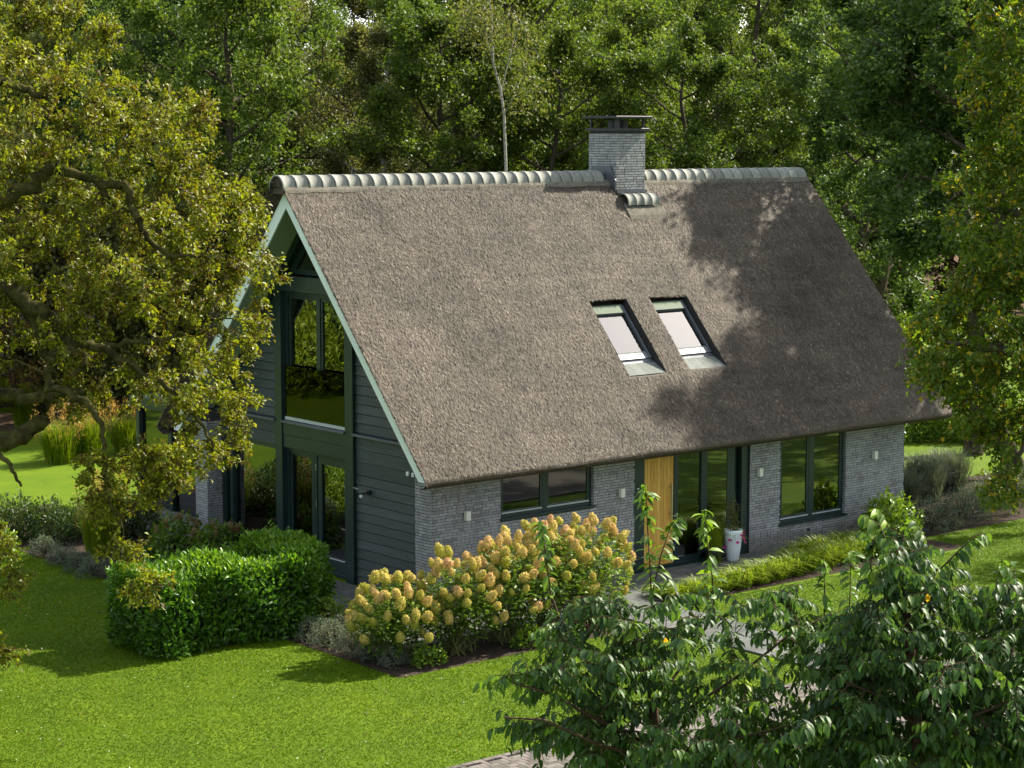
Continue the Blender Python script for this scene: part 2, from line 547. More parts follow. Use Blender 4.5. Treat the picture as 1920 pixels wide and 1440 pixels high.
def lawn_mat():
    m, n, b = node_mat('lawn_turf')
    tc = n.nodes.new('ShaderNodeTexCoord')
    a = n.nodes.new('ShaderNodeTexNoise')
    a.inputs['Scale'].default_value = 0.55
    a.inputs['Detail'].default_value = 5
    a.inputs['Roughness'].default_value = .7
    c = n.nodes.new('ShaderNodeTexNoise')
    c.inputs['Scale'].default_value = 38
    c.inputs['Detail'].default_value = 4
    n.links.new(tc.outputs['Object'], a.inputs['Vector'])
    n.links.new(tc.outputs['Object'], c.inputs['Vector'])
    r1 = ramp(n, [(.054, .098, .002), (.074, .124, .002), (.104, .142, .003)], [.3, .52, .72])
    r2 = ramp(n, [(.78, .78, .78), (1.15, 1.15, 1.15)], [.3, .7])
    n.links.new(a.outputs['Fac'], r1.inputs[0])
    n.links.new(c.outputs['Fac'], r2.inputs[0])
    mx = n.nodes.new('ShaderNodeMix')
    mx.data_type = 'RGBA'
    mx.blend_type = 'MULTIPLY'
    mx.inputs[0].default_value = 1
    n.links.new(r1.outputs[0], mx.inputs[6])
    n.links.new(r2.outputs[0], mx.inputs[7])
    n.links.new(mx.outputs[2], b.inputs['Base Color'])
    b.inputs['Roughness'].default_value = .9
    b.inputs['Specular IOR Level'].default_value = .1
    bp = n.nodes.new('ShaderNodeBump')
    bp.inputs['Strength'].default_value = .8
    bp.inputs['Distance'].default_value = .02
    n.links.new(c.outputs['Fac'], bp.inputs['Height'])
    n.links.new(bp.outputs[0], b.inputs['Normal'])
    return m


def thatch_mat(name, attr):
    m, n, b = node_mat(name)
    tc = n.nodes.new('ShaderNodeTexCoord')
    mp = n.nodes.new('ShaderNodeMapping')
    mp.inputs['Rotation'].default_value = (-math.radians(48.8), 0, 0)
    mp.inputs['Scale'].default_value = (1, .20, 1)
    n.links.new(tc.outputs['Object'], mp.inputs['Vector'])
    a = n.nodes.new('ShaderNodeTexNoise')
    a.inputs['Scale'].default_value = 0.9
    a.inputs['Detail'].default_value = 6
    a.inputs['Roughness'].default_value = .6
    n.links.new(tc.outputs['Object'], a.inputs['Vector'])
    c = n.nodes.new('ShaderNodeTexNoise')
    c.inputs['Scale'].default_value = 85
    c.inputs['Detail'].default_value = 5
    n.links.new(mp.outputs[0], c.inputs['Vector'])
    cols = [(.026, .021, .015), (.088, .073, .055), (.135, .113, .086), (.32, .276, .216)] if attr else [(.045, .036, .027), (.072, .059, .044), (.095, .078, .060), (.13, .108, .083)]
    r = ramp(n, cols, [.12, .42, .68, 1] if attr else [.25, .45, .6, .8])
    if attr:
        at = n.nodes.new('ShaderNodeAttribute')
        at.attribute_name = 'rnd'
        n.links.new(at.outputs['Fac'], r.inputs[0])
    else:
        n.links.new(c.outputs['Fac'], r.inputs[0])
    tint = ramp(n, [(.66, .66, .62), (.98, .96, .94), (1.22, 1.16, 1.10)], [.30, .5, .70])
    n.links.new(a.outputs['Fac'], tint.inputs[0])
    mx = n.nodes.new('ShaderNodeMix')
    mx.data_type = 'RGBA'
    mx.blend_type = 'MULTIPLY'
    mx.inputs[0].default_value = 1
    n.links.new(r.outputs[0], mx.inputs[6])
    n.links.new(tint.outputs[0], mx.inputs[7])
    n.links.new(mx.outputs[2], b.inputs['Base Color'])
    b.inputs['Roughness'].default_value = .75
    b.inputs['Specular IOR Level'].default_value = .2
    if not attr:
        bp = n.nodes.new('ShaderNodeBump')
        bp.inputs['Strength'].default_value = .5
        bp.inputs['Distance'].default_value = .006
        n.links.new(c.outputs['Fac'], bp.inputs['Height'])
        n.links.new(bp.outputs[0], b.inputs['Normal'])
    return m


M['thatch'] = thatch_mat('thatch', False)
M['reed'] = thatch_mat('reed_ends', True)
M['lawn'] = lawn_mat()
M['litter'] = plain('leaf_litter', (.085, .055, .03), 1.0, .05, var=.6, scale=3, bump=1.0, bscale=14)

# ================================================================== THE SETTING
def sheet(name, x0, x1, y0, y1, z, mat, kind='structure', parent=None):
    o = MB().add([(x0, y0, z), (x1, y0, z), (x1, y1, z), (x0, y1, z)], [(0, 1, 2, 3)]).build(name, mat, parent)
    if kind:
        o['kind'] = kind
    return o


lawn = sheet('lawn', -250, 350, -150, 450, 0.0, M['lawn'])
# woodland floor beyond the garden, laid out across the view
c = [dl(66, -60), dl(66, 8), dl(108, 14), dl(108, 70), dl(240, 130), dl(240, -130)]
wf = MB().add([(p[0], p[1], .004) for p in c], [tuple(range(len(c) - 1, -1, -1))]).build('woodland_floor', M['litter'])
wf['kind'] = 'structure'

bed_front = sheet('planting_bed', -3.45, 2.55, -3.62, 0.9, .004, M['soil'])
sheet('planting_bed', 4.15, 13.6, -2.62, -0.05, .004, M['soil'])
sheet('planting_bed', -3.5, -0.1, 7.0, 16.0, .004, M['soil'])
sheet('planting_bed', 13.6, 24.0, -1.25, 3.6, .004, M['soil'])
sheet('gravel_strip', 9.82, 14.6, -.75, -0.01, .012, M['gravel'])


def paving(name, x0, x1, y0, y1, sx, sy, h, mat, seed, off=0.5):
    base = sheet(name, x0, x1, y0, y1, .008, M['joint'])
    me = MB().bevbox(-sx / 2 + .004, sx / 2 - .004, -sy / 2 + .004, sy / 2 - .004, 0, h, .004)
    proto = None
    rng = random.Random(seed)
    nx, ny = int(round((x1 - x0) / sx)), int(round((y1 - y0) / sy))
    for j in range(ny):
        for i in range(nx):
            o = me.build('slab', mat, base) if proto is None else obj('slab', proto, base)
            proto = o.data
            o.location = (x0 + (i + .5) * sx, y0 + (j + .5) * sy, .0085 + rng.uniform(0, .003))
            o.rotation_euler = (rng.uniform(-.002, .002), rng.uniform(-.002, .002), 0)
    return base


paving('patio', -2.2, 0.2, 0.9, 6.3, .6, .6, .03, M['slab'], 1)
paving('front_path', -2.2, 9.8, -2.1, 0.9 - .9, .6, .525, .03, M['slab'], 2)
paving('garden_path', 2.6, 4.1, -8.2, -2.1, .75, .61, .03, M['slab'], 3)

# brick driveway in herringbone
drive = sheet('driveway', -16, 14, -12.0, -8.3, .006, M['joint'])
pv = MB().bevbox(-.097, .097, -.047, .047, 0, .028, .004)
pv_mesh = None
cells = []
for gi in range(-200, 200):
    for gj in range(-110, -60):
        k = (gi - gj) % 4
        x, y = gi * .1, gj * .1
        if k == 0:
            cells.append((x + .1, y + .05, 0.0))
        elif k == 2:
            cells.append((x + .05, y, PI / 2))
cells = [c for c in cells if -13 < c[0] < 8 and -11.95 < c[1] < -8.45]
hot = sorted(cells, key=lambda c: abs(c[0] + 4.6) * 1.0 + abs(c[1] + 9.0) * 1.6)
near, rest = hot[:290], hot[290:]
rng = random.Random(5)
for x, y, a in near:
    o = pv.build('paver', M['paver'], drive) if pv_mesh is None else obj('paver', pv_mesh, drive)
    pv_mesh = o.data
    o.location = (x, y, .0065 + rng.uniform(0, .003))
    o.rotation_euler = (rng.uniform(-.006, .006), rng.uniform(-.006, .006), a)
pb = MB()
for x, y, a in rest:
    hx, hy = (.097, .047) if a == 0 else (.047, .097)
    pb.box(x - hx, x + hx, y - hy, y + hy, .0065, .0345 + rng.uniform(0, .003), rng.random())
for i in range(int(27 / .2)):                                   # soldier course along the lawn
    pass
pr = pb.build('pavers', M['paver'], drive)
pr['kind'] = 'stuff'
edge = MB()
for i in range(int(27 / .205)):
    x = -14 + i * .205
    edge.bevbox(x, x + .197, -8.43, -8.33, .0065, .04 + rng.uniform(0, .004), .004, rng.random())
eo = edge.build('edging_pavers', M['paver'], drive)
eo['kind'] = 'stuff'

# ================================================================== THE HOUSE
LEN, WID, YR = 14.43, 8.98, 4.49
SL = 1.1426
COSP, SINP = 1 / math.hypot(1, SL), SL / math.hypot(1, SL)
XL, XR = -.60, 15.45
house = thing('thatched_house', 'thatched house with grey brick walls, dark timber gable and brick chimney', 'house')


def ztop(y):
    yy = y if y <= YR else 2 * YR - y
    return min(2.90 + SL * (yy + .55), 8.40)


def zplane(y):
    yy = y if y <= YR else 2 * YR - y
    return 2.90 + SL * (yy + .55)


def zline(y, off):
    """line parallel to the roof, off metres below measured vertically"""
    return zplane(y) - off


# ---- brick walls -------------------------------------------------------------
def bricks(length, z0, z1, seed, openings=(), zmin=0.0):
    """layout of one brick face: list of (a0, a1, zc) in face coordinates"""
    rng = random.Random(seed)
    out = []
    z, row = z0, 0
    while z + .05 < z1:
        a = -rng.choice([0, .055, .11, .165])
        while a < length:
            ln = .21 if rng.random() < .72 else .10
            b0, b1 = max(a, 0), min(a + ln, length)
            segs = [(b0, b1)]
            for (o0, o1, p0, p1) in openings:
                if z + .05 > p0 and z < p1:
                    ns = []
                    for s0, s1 in segs:
                        if s1 <= o0 or s0 >= o1:
                            ns.append((s0, s1))
                        else:
                            if s0 < o0:
                                ns.append((s0, o0))
                            if s1 > o1:
                                ns.append((o1, s1))
                    segs = ns
            for s0, s1 in segs:
                if s1 - s0 > .02:
                    out.append((s0, s1, z))
            a += ln + .010
        z += .060
        row += 1
    return out


def brick_face(parent, layout, frame, seed, name='brickwork'):
    """joined bricks; frame(a, z, d) -> world"""
    rng = random.Random(seed)
    mb = MB()
    for a0, a1, z in layout:
        d = rng.uniform(0, .0035)
        p = [frame(a0, z, -.004), frame(a1, z, -.004), frame(a1, z + .05, -.004), frame(a0, z + .05, -.004),
             frame(a0 + .002, z + .002, .009 + d), frame(a1 - .002, z + .002, .009 + d), frame(a1 - .002, z + .048, .009 + d), frame(a0 + .002, z + .048, .009 + d)]
        mb.add(p, [(4, 5, 6, 7), (0, 1, 5, 4), (1, 2, 6, 5), (2, 3, 7, 6), (3, 0, 4, 7)], rng.random())
    o = mb.build(name, M['brick'], parent)
    o['kind'] = 'stuff'
    return o


OPEN = [(1.80, 4.34, 1.68, 3.0), (5.52, 9.08, -1, 3.0), (10.08, 12.32, .56, 3.0)]
# mortar backing of the front wall, with the openings left free
fw = MB()
Y0, Y1 = .010, .32
fw.box(0.01, 1.80, Y0, Y1, 0, 2.98)
fw.box(1.80, 4.34, Y0, Y1, 0, 1.68)
fw.box(4.34, 5.52, Y0, Y1, 0, 2.98)
fw.box(9.08, 10.08, Y0, Y1, 0, 2.98)
fw.box(10.08, 12.32, Y0, Y1, 0, .56)
fw.box(12.32, LEN, Y0, Y1, 0, 2.98)
fw.box(0.01, LEN, Y0 + .02, Y1, 2.98, 3.12)
front_wall = fw.build('front_wall', M['mortar'], house)
lay = bricks(LEN, .01, 2.80, 11, OPEN)
full = [b for b in lay if abs(b[1] - b[0] - .21) < .001 and b[2] > 1.0 and b[0] > .02]
pick = sorted(full, key=lambda b: b[0])[:285]
pset = set(pick)
brick_face(front_wall, [b for b in lay if b not in pset], lambda a, z, d: (a, .010 - d, z), 12)
bm_ = MB().bevbox(-.105, .105, -.012, .004, 0, .05, .002)
bmesh_ = None
for a0, a1, z in pick:
    o = bm_.build('brick', M['brick'], front_wall) if bmesh_ is None else obj('brick', bmesh_, front_wall)
    bmesh_ = o.data
    o.location = ((a0 + a1) / 2, .010 + random.uniform(-.002, .001), z)
# reveals of the window openings, visible right-hand sides
rv = bricks(.09, .56, 2.80, 13)
brick_face(front_wall, rv, lambda a, z, d: (12.32 - d + .003, .012 + a, z), 14)
brick_face(front_wall, bricks(.09, 1.68, 2.80, 15), lambda a, z, d: (4.34 - d + .003, .012 + a, z), 16)


def pier(y0, y1, seed):
    p = MB().box(.010, .50, y0 + (.011 if y0 > 1 else .012), y1 - .010, 0, 3.2).build('corner_pier', M['mortar'], house)
    brick_face(p, bricks(y1 - y0, .01, 2.98, seed), lambda a, z, d: (.010 - d, y0 + a, z), seed + 1)
    if y0 > 1:
        brick_face(p, bricks(.40, .01, 2.98, seed + 2), lambda a, z, d: (.0 + a, y0 + .011 - d, z), seed + 3)
    return p


pier(0.012, .51, 21)
pier(8.46, WID, 25)
# far walls (seen only from elsewhere)
bw = MB().box(.5, LEN, WID - .3, WID, 0, 2.98).box(LEN - .3, LEN - .004, .33, WID - .31, 0, 2.97)
bw.prism([(LEN - .3, .35, 2.98), (LEN - .3, WID - .35, 2.98), (LEN - .3, YR, 7.6)], (.29, 0, 0))
bwo = bw.build('rear_wall', M['brick'], house)

# interior, so that the panes look into rooms
it = MB()
it.box(.62, LEN - .31, .33, WID - .31, -.02, .015)
it.build('room_floor', M['intfloor'], house)
it = MB()
it.box(.62, LEN - .31, .33, WID - .31, 2.98, 3.06)
it.box(.9, LEN - .4, 4.4, 4.5, .02, 2.97)
it.box(4.9, 5.0, .34, 4.39, .02, 2.97)
it.box(9.4, 9.5, .34, 4.39, .02, 2.97)
it.box(3.6, 3.7, 2.2, 6.8, 3.07, 5.2)
it.build('room_wall', M['interior'], house)


# ---- openings ----------------------------------------------------------------
def FM(a0, a1, d0, d1, b0, b1):                      # front wall: a along X, d outwards (-Y) from Y = 0
    return (a0, a1, -d1, -d0, b0, b1)


def GM(a0, a1, d0, d1, b0, b1):                      # gable: a along Y, d outwards (-X) from X = 0
    return (-d1, -d0, a0, a1, b0, b1)


def frame4(mb, fm, a0, a1, b0, b1, wd, d0, d1, bot=None):
    bot = bot or wd
    mb.box(*fm(a0, a0 + wd, d0, d1, b0, b1))
    mb.box(*fm(a1 - wd, a1, d0, d1, b0, b1))
    mb.box(*fm(a0 + wd, a1 - wd, d0, d1, b1 - wd, b1))
    mb.box(*fm(a0 + wd, a1 - wd, d0, d1, b0, b0 + bot))
    return mb


def pane(fm, a0, a1, b0, b1, d, parent, mat='glass'):
    x0, x1, y0, y1, z0, z1 = fm(a0, a1, d - .004, d, b0, b1)
    return MB().box(x0, x1, y0, y1, z0, z1).build('pane', M[mat], parent)


def sash(fm, a0, a1, b0, b1, d, parent, wd=.055, drip=True):
    s = frame4(MB(), fm, a0, a1, b0, b1, wd, d - .03, d + .02).build('sash', M['dark'], parent)
    pane(fm, a0 + wd, a1 - wd, b0 + wd, b1 - wd, d, parent)
    if drip:
        MB().box(*fm(a0 + .01, a1 - .01, d + .021, d + .034, b0 + .004, b0 + .034)).build('drip_strip', M['alu'], parent)
    return s


def slats(fm, a0, a1, b0, b1, d, parent, pitch=.05, tilt=.012):
    mb = MB()
    z = b0
    while z < b1:
        x0, x1, y0, y1, _, _ = fm(a0, a1, d - .04, d, 0, 1)
        mb.box(x0, x1, y0, y1, z, z + .004)
        z += pitch
    o = mb.build('blind', M['blind'], parent)
    return o


# front window with two lights
wn = frame4(MB(), FM, 1.80, 4.34, 1.70, 2.98, .06, -.16, -.08)
wn.box(*FM(2.98, 3.09, -.16, -.075, 1.76, 2.92))
wn = wn.build('window', M['dark'], house)
wn['label'] = 'wide low window with two panes and dark frame'
sash(FM, 1.865, 2.975, 1.765, 2.91, -.10, wn)
sash(FM, 3.095, 4.275, 1.765, 2.91, -.10, wn)
MB().box(*FM(1.78, 4.38, -.08, .05, 1.655, 1.697)).build('sill', M['dark'], wn)
# front window near the far corner
wn = frame4(MB(), FM, 10.08, 12.32, .58, 2.98, .07, -.16, -.08)
wn.box(*FM(11.12, 11.24, -.16, -.075, .65, 2.91))
wn = wn.build('window', M['dark'], house)
wn['label'] = 'tall window with two panes, blinds behind the right one'
sash(FM, 10.155, 11.115, .655, 2.90, -.10, wn, .07)
sash(FM, 11.245, 12.245, .655, 2.90, -.10, wn, .06)
MB().box(*FM(10.04, 12.36, -.08, .05, .525, .577)).build('sill', M['dark'], wn)
slats(FM, 11.3, 12.2, .75, 2.85, -.20, wn, .10)

# entrance: panels, wooden door, two fixed lights
en = MB()
en.box(*FM(5.52, 5.88, -.16, -.07, .02, 2.98))
en.box(*FM(8.86, 9.08, -.16, -.05, .02, 2.98))
en.box(*FM(6.78, 6.90, -.17, -.08, .10, 2.64))
en.box(*FM(5.88, 8.86, -.17, -.075, 2.64, 2.98))
en.box(*FM(7.62, 7.80, -.17, -.08, .10, 2.64))
en.box(*FM(8.46, 8.70, -.20, -.11, .10, 2.64))
en.box(*FM(8.70, 8.86, -.28, -.19, .10, 2.64))
en.box(*FM(6.90, 8.46, -.17, -.08, .10, .22))
en.box(*FM(5.88, 8.86, -.25, -.04, .02, .10))
entrance = en.build('entrance', M['dark'], house)
entrance['label'] = 'dark framed entrance with side panels and two tall panes'
pane(FM, 6.90, 7.62, .22, 2.64, -.12, entrance)
pane(FM, 7.80, 8.46, .22, 2.64, -.12, entrance)
slats(FM, 6.92, 7.6, .25, 1.0, -.22, entrance, .06)
MB().box(*FM(5.66, 5.72, -.07, -.062, 1.86, 1.89)).build('house_number', M['alu'], entrance)
door = MB().box(*FM(5.885, 6.775, -.15, -.115, .11, 2.635)).build('front_door', M['wood'], house)
door['label'] = 'honey coloured wooden front door of upright boards'
for i in range(9):
    a = 5.89 + i * .098
    MB().bevbox(*FM(a, a + .0925, -.115, -.095, .20, 2.63), b=.003, r=random.random()).build('plank', M['wood'], door)
MB().box(*FM(5.89, 6.77, -.115, -.088, .112, .195)).build('kick_plate', M['wood'], door)
hd = MB()
for z in (1.22, 1.80):
    hd.box(*FM(6.655, 6.675, -.095, -.04, z, z + .02))
hd.box(*FM(6.650, 6.680, -.04, -.015, 1.10, 1.92))
hd.build('handle', M['steel'], door)
MB().box(*FM(11.0, 11.1, -.01, .002, .30, .36)).build('air_vent', M['black'], house)

# ---- gable facade --------------------------------------------------------------
gf = MB()
gf.box(.44, .56, .51, 3.09, 0, 3.2)                                         # backing of the lower right bay
gw = gf.build('gable_wall', M['board'], house)


def cut_soffit(z, off=.42):
    """Y at which a line z meets the soffit on the near slope"""
    return (z + off - 2.90) / SL - .55


def clap(y0, y1, z, h, parent, smooth=False):
    ya, yb, yc, yd = y0, y1, y0, y1
    lo, hi = cut_soffit(z), cut_soffit(z + h)
    ya, yc = max(y0, lo), max(y0, hi)
    yb, yd = min(y1, 2 * YR - lo), min(y1, 2 * YR - hi)
    if ya >= yb - .03:
        return
    yc, yd = min(yc, yb - .01), max(yd, ya + .01)
    p = .024 if not smooth else .012
    h -= .013 if not smooth else .006
    xa, xb, xc = .40 - p, .40 - .004 if not smooth else .39, .44
    mb = MB()
    P = [(xa, ya, z), (xa, yb, z), (xb, yd, z + h - .003), (xb, yc, z + h - .003), (xc, ya, z), (xc, yb, z), (xc, yd, z + h - .003), (xc, yc, z + h - .003)]
    mb.add(P, [(0, 3, 2, 1), (4, 5, 6, 7), (0, 1, 5, 4), (1, 2, 6, 5), (2, 3, 7, 6), (3, 0, 4, 7)], random.random())
    mb.build('clapboard', M['board'], parent)


zs = [.03, .2, .39, .59, .8, 1.0, 1.2, 1.4, 1.59, 1.78, 1.98, 2.17, 2.37, 2.65, 2.92, 3.18]
for i in range(len(zs) - 1):
    clap(.50, 3.09, zs[i], zs[i + 1] - zs[i], gw, i >= 12)
ug = MB()
P = [(.44, cut_soffit(3.2), 3.2), (.44, 3.09, 3.2), (.44, 3.09, zline(3.09, .42)), ]
ug.prism(P, (.12, 0, 0))
P = [(.44, 6.06, 3.2), (.44, 2 * YR - cut_soffit(3.2), 3.2), (.44, 6.06, zline(6.06, .42))]
ug.prism(P, (.12, 0, 0))
ugo = ug.build('gable_wall', M['board'], house)
z = 3.28
while z < 6.2:
    clap(.2, 3.09, z, .2, ugo)
    clap(6.06, 8.8, z, .2, ugo)
    z += .2
clap(6.06, 8.46, 2.65, .27, ugo, True)
clap(6.06, 8.46, 2.92, .27, ugo, True)

# timber posts and beams
def post(y0, y1, z1, nm='post'):
    return MB().bevbox(.31, .60, y0, y1, 0, z1, .006).build(nm, M['dark'], house)


post(3.09, 3.38, 6.30)
post(5.80, 6.06, 6.30)
MB().bevbox(.335, .60, 3.381, 5.799, 2.93, 3.19, .004).build('floor_beam', M['dark'], house)
MB().bevbox(.345, .60, 3.381, 5.799, 2.645, 2.926, .004).build('floor_beam', M['dark'], house)
MB().bevbox(.30, .60, 2.80, 6.2, 6.10, 6.44, .006).build('collar_beam', M['dark'], house)
for y0, y1 in ((.45, 3.089), (3.381, 5.799), (6.061, 8.5)):
    MB().bevbox(.27, .47, y0, y1, 3.195, 3.245, .004).build('ledge', M['lead'], house)
# rafters against the soffit
for s in (0, 1):
    def Y_(y):
        return y if s == 0 else 2 * YR - y
    P = [(.34, Y_(-.2), zline(-.2, .43)), (.34, Y_(YR), zline(YR, .43)), (.34, Y_(YR), zline(YR, .75)), (.34, Y_(-.2), zline(-.2, .75))]
    P = [(.34, Y_(2.6), zline(2.6, .43)), (.34, Y_(YR), zline(YR, .43)), (.34, Y_(YR), zline(YR, .78)), (.34, Y_(2.6), zline(2.6, .78))]
    MB().prism(P, (.2, 0, 0)).build('rafter', M['dark'], house)

# upper window behind a glass railing
wn = frame4(MB(), GM, 3.38, 5.80, 3.25, 6.10, .10, -.60, -.44)
wn.box(*GM(4.47, 4.57, -.58, -.45, 3.35, 6.0))
wn = wn.build('window', M['dark'], house)
wn['label'] = 'tall two pane gable window behind a glass railing'
frame4(MB(), GM, 3.49, 4.46, 3.36, 5.99, .06, -.53, -.47).build('sash', M['dark'], wn)
pane(GM, 3.55, 4.40, 3.42, 5.93, -.50, wn)
frame4(MB(), GM, 4.58, 5.69, 3.36, 5.99, .06, -.53, -.47).build('sash', M['dark'], wn)
pane(GM, 4.64, 5.63, 3.42, 5.93, -.50, wn)
MB().box(*GM(3.44, 5.74, -.40, -.36, 3.262, 3.33)).build('rail_shoe', M['alu'], wn)
pane(GM, 3.42, 5.76, 3.33, 4.46, -.38, wn, 'railglass')
# triangular light under the ridge
tri = MB()
zb, zt = 6.47, zline(YR, .80)
dy = (zt - zb) / SL
outer = [(YR - dy, zb), (YR + dy, zb), (YR, zt)]
kk = .74
cz = zb + (zt - zb) * .30
inner = [(YR + (y - YR) * kk, cz + (z - cz) * kk) for y, z in outer]
P = [(.46, y, z) for y, z in outer] + [(.46, y, z) for y, z in inner] + [(.54, y, z) for y, z in outer] + [(.54, y, z) for y, z in inner]
F_ = []
for i in range(3):
    j = (i + 1) % 3
    F_ += [(i, j, 3 + j, 3 + i), (6 + i, 9 + i, 9 + j, 6 + j), (i, 6 + i, 6 + j, j), (3 + i, 3 + j, 9 + j, 9 + i)]
tw = tri.add(P, F_).build('gable_light', M['dark'], house)
MB().prism([(.50, y, z) for y, z in inner], (.004, 0, 0)).build('pane', M['glass'], tw)

# ground floor glazing of the gable
wn = frame4(MB(), GM, 4.72, 5.80, .02, 2.64, .09, -.60, -.44)
wn = wn.build('window', M['dark'], house)
wn['label'] = 'narrow gable side light with a slatted blind'
frame4(MB(), GM, 4.82, 5.70, .12, 2.54, .06, -.53, -.47).build('sash', M['dark'], wn)
pane(GM, 4.88, 5.64, .18, 2.48, -.50, wn)
slats(GM, 4.85, 5.65, .2, 2.2, -.58, wn, .065)
gd = frame4(MB(), GM, 3.39, 4.71, .02, 2.64, .07, -.60, -.44)
gd = gd.build('door_frame', M['dark'], house)
gdo = frame4(MB(), GM, 3.47, 4.63, .07, 2.56, .15, -.54, -.46, .32).build('garden_door', M['dark'], house)
pane(GM, 3.62, 4.48, .39, 2.41, -.50, gdo)
MB().box(*GM(3.62, 4.48, -.462, -.447, .375, .40)).build('drip_strip', M['alu'], gdo)
MB().box(*GM(3.51, 3.55, -.46, -.40, 1.10, 1.12)).box(*GM(3.51, 3.67, -.415, -.395, 1.10, 1.12)).build('handle', M['steel'], gdo)
for z in (.4, 1.45, 2.25):
    MB().box(*GM(4.64, 4.66, -.46, -.425, z, z + .14)).build('hinge', M['steel'], gdo)
wn = frame4(MB(), GM, 6.07, 8.45, .02, 2.64, .10, -.60, -.44)
wn = wn.build('window', M['dark'], house)
wn['label'] = 'large gable picture window with lowered slatted blind'
wn_ = MB().box(*GM(8.0, 8.12, -.60, -.40, .12, 2.54)).build('mullion', M['dark'], wn)
pane(GM, 6.17, 8.0, .12, 2.54, -.50, wn)
pane(GM, 8.12, 8.35, .12, 2.54, -.50, wn)
slats(GM, 6.2, 7.98, .15, 1.7, -.58, wn, .065)

# ---- roof ----------------------------------------------------------------------
TH, TA = .22, .22                                   # thickness shown at the cut edge, and its undercut
SKY = [(5.95, 7.07), (7.77, 8.95)]
SY0, SY1 = .64, 1.99


def rough(x, y):
    return .012 * math.sin(1.7 * x + 1.1 * y) + .010 * math.sin(.9 * x - 2.3 * y + 1) + .006 * math.sin(4.1 * x + 3.3 * y)


def slope_mesh(mb, mirror, holes):
    xs = sorted(set([XL + (XR - XL) * i / 64 for i in range(65)] + [v for h in holes for v in h]))
    ys = sorted(set([-.55 + (YR + .55) * i / 20 for i in range(21)] + ([SY0, SY1] if holes else [])))
    fy = (lambda y: 2 * YR - y) if mirror else (lambda y: y)
    prof = [(-.40, 2.60), (-.56, 2.66), (-.625, 2.70), (-.645, 2.745), (-.635, 2.785), (-.60, 2.835)] + [(y, None) for y in ys]
    P, idx = [], {}
    for j, (y, z) in enumerate(prof):
        for i, x in enumerate(xs):
            edge = 1.0 if (i not in (0, len(xs) - 1)) else .3
            zz = z if z is not None else ztop(y)
            if j >= 3:
                zz += rough(x, y) * (edge if y < YR - .1 else 0)
            P.append((x, fy(y), zz))
    n = len(xs)
    F = []
    for j in range(len(prof) - 1):
        for i in range(n - 1):
            if any(xs[i] >= h[0] - 1e-6 and xs[i + 1] <= h[1] + 1e-6 for h in holes) and prof[j][0] >= SY0 - 1e-6 and prof[j + 1][0] <= SY1 + 1e-6 and prof[j][1] is None:
                continue
            q = (j * n + i, j * n + i + 1, (j + 1) * n + i + 1, (j + 1) * n + i)
            F.append(q if not mirror else q[::-1])
    mb.add(P, F)
    # undercut verges and the underside
    for xe, sg in ((XL, 1), (XR, -1)):
        Q = []
        for j, (y, z) in enumerate(prof):
            zz = z if z is not None else ztop(y)
            yy, z2 = y + TH * SINP, zz - TH * COSP
            Q.append((xe, fy(y), zz + (rough(xe, y) * .3 if (j >= 3 and y < YR - .1) else 0)))
            yq = min(yy, YR)
            if z is not None:
                Q.append((xe + sg * .10, fy(y), zz))
                continue
            Q.append((xe + sg * TA, fy(yq), z2 if yq == yy else min(zplane(YR) - TH / COSP, 8.36)))
        f = [(2 * k, 2 * k + 1, 2 * k + 3, 2 * k + 2) for k in range(len(prof) - 1)]
        mb.add(Q, f)
    un = [(-.40, 2.60), (.03, 2.70), (.34, zline(.34, .70)), (YR, zline(YR, .70))]
    P = [(xx, fy(y), z) for y, z in un for xx in (XL + .10 if y < 0 else .45, XR - .10 if y < 0 else LEN - .05)]
    mb.add(P, [(0, 1, 3, 2), (2, 3, 5, 4), (4, 5, 7, 6)])


rm = MB()
slope_mesh(rm, False, SKY)
slope_mesh(rm, True, [])


def RP(x, s, h):
    """point on the near slope: s metres up the slope from the skylight foot, h above the surface"""
    return (x, SY0 + s * COSP - h * SINP, ztop(SY0) + s * SINP + h * COSP)


LS = (SY1 - SY0) / COSP
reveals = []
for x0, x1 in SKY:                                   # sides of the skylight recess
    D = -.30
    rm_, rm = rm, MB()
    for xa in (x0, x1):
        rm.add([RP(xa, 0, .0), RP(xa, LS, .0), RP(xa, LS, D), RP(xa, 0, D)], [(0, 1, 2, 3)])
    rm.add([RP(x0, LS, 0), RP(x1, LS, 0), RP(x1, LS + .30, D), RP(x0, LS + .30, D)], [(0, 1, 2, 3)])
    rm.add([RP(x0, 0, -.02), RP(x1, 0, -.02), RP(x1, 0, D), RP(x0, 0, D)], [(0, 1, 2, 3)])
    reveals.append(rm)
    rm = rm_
roof = rm.build('thatch_roof', M['thatch'], house)
roof['label'] = 'steep brown reed thatch roof'

# loose reed ends, lifted a little from the thatch
rg = np.random.default_rng(3)


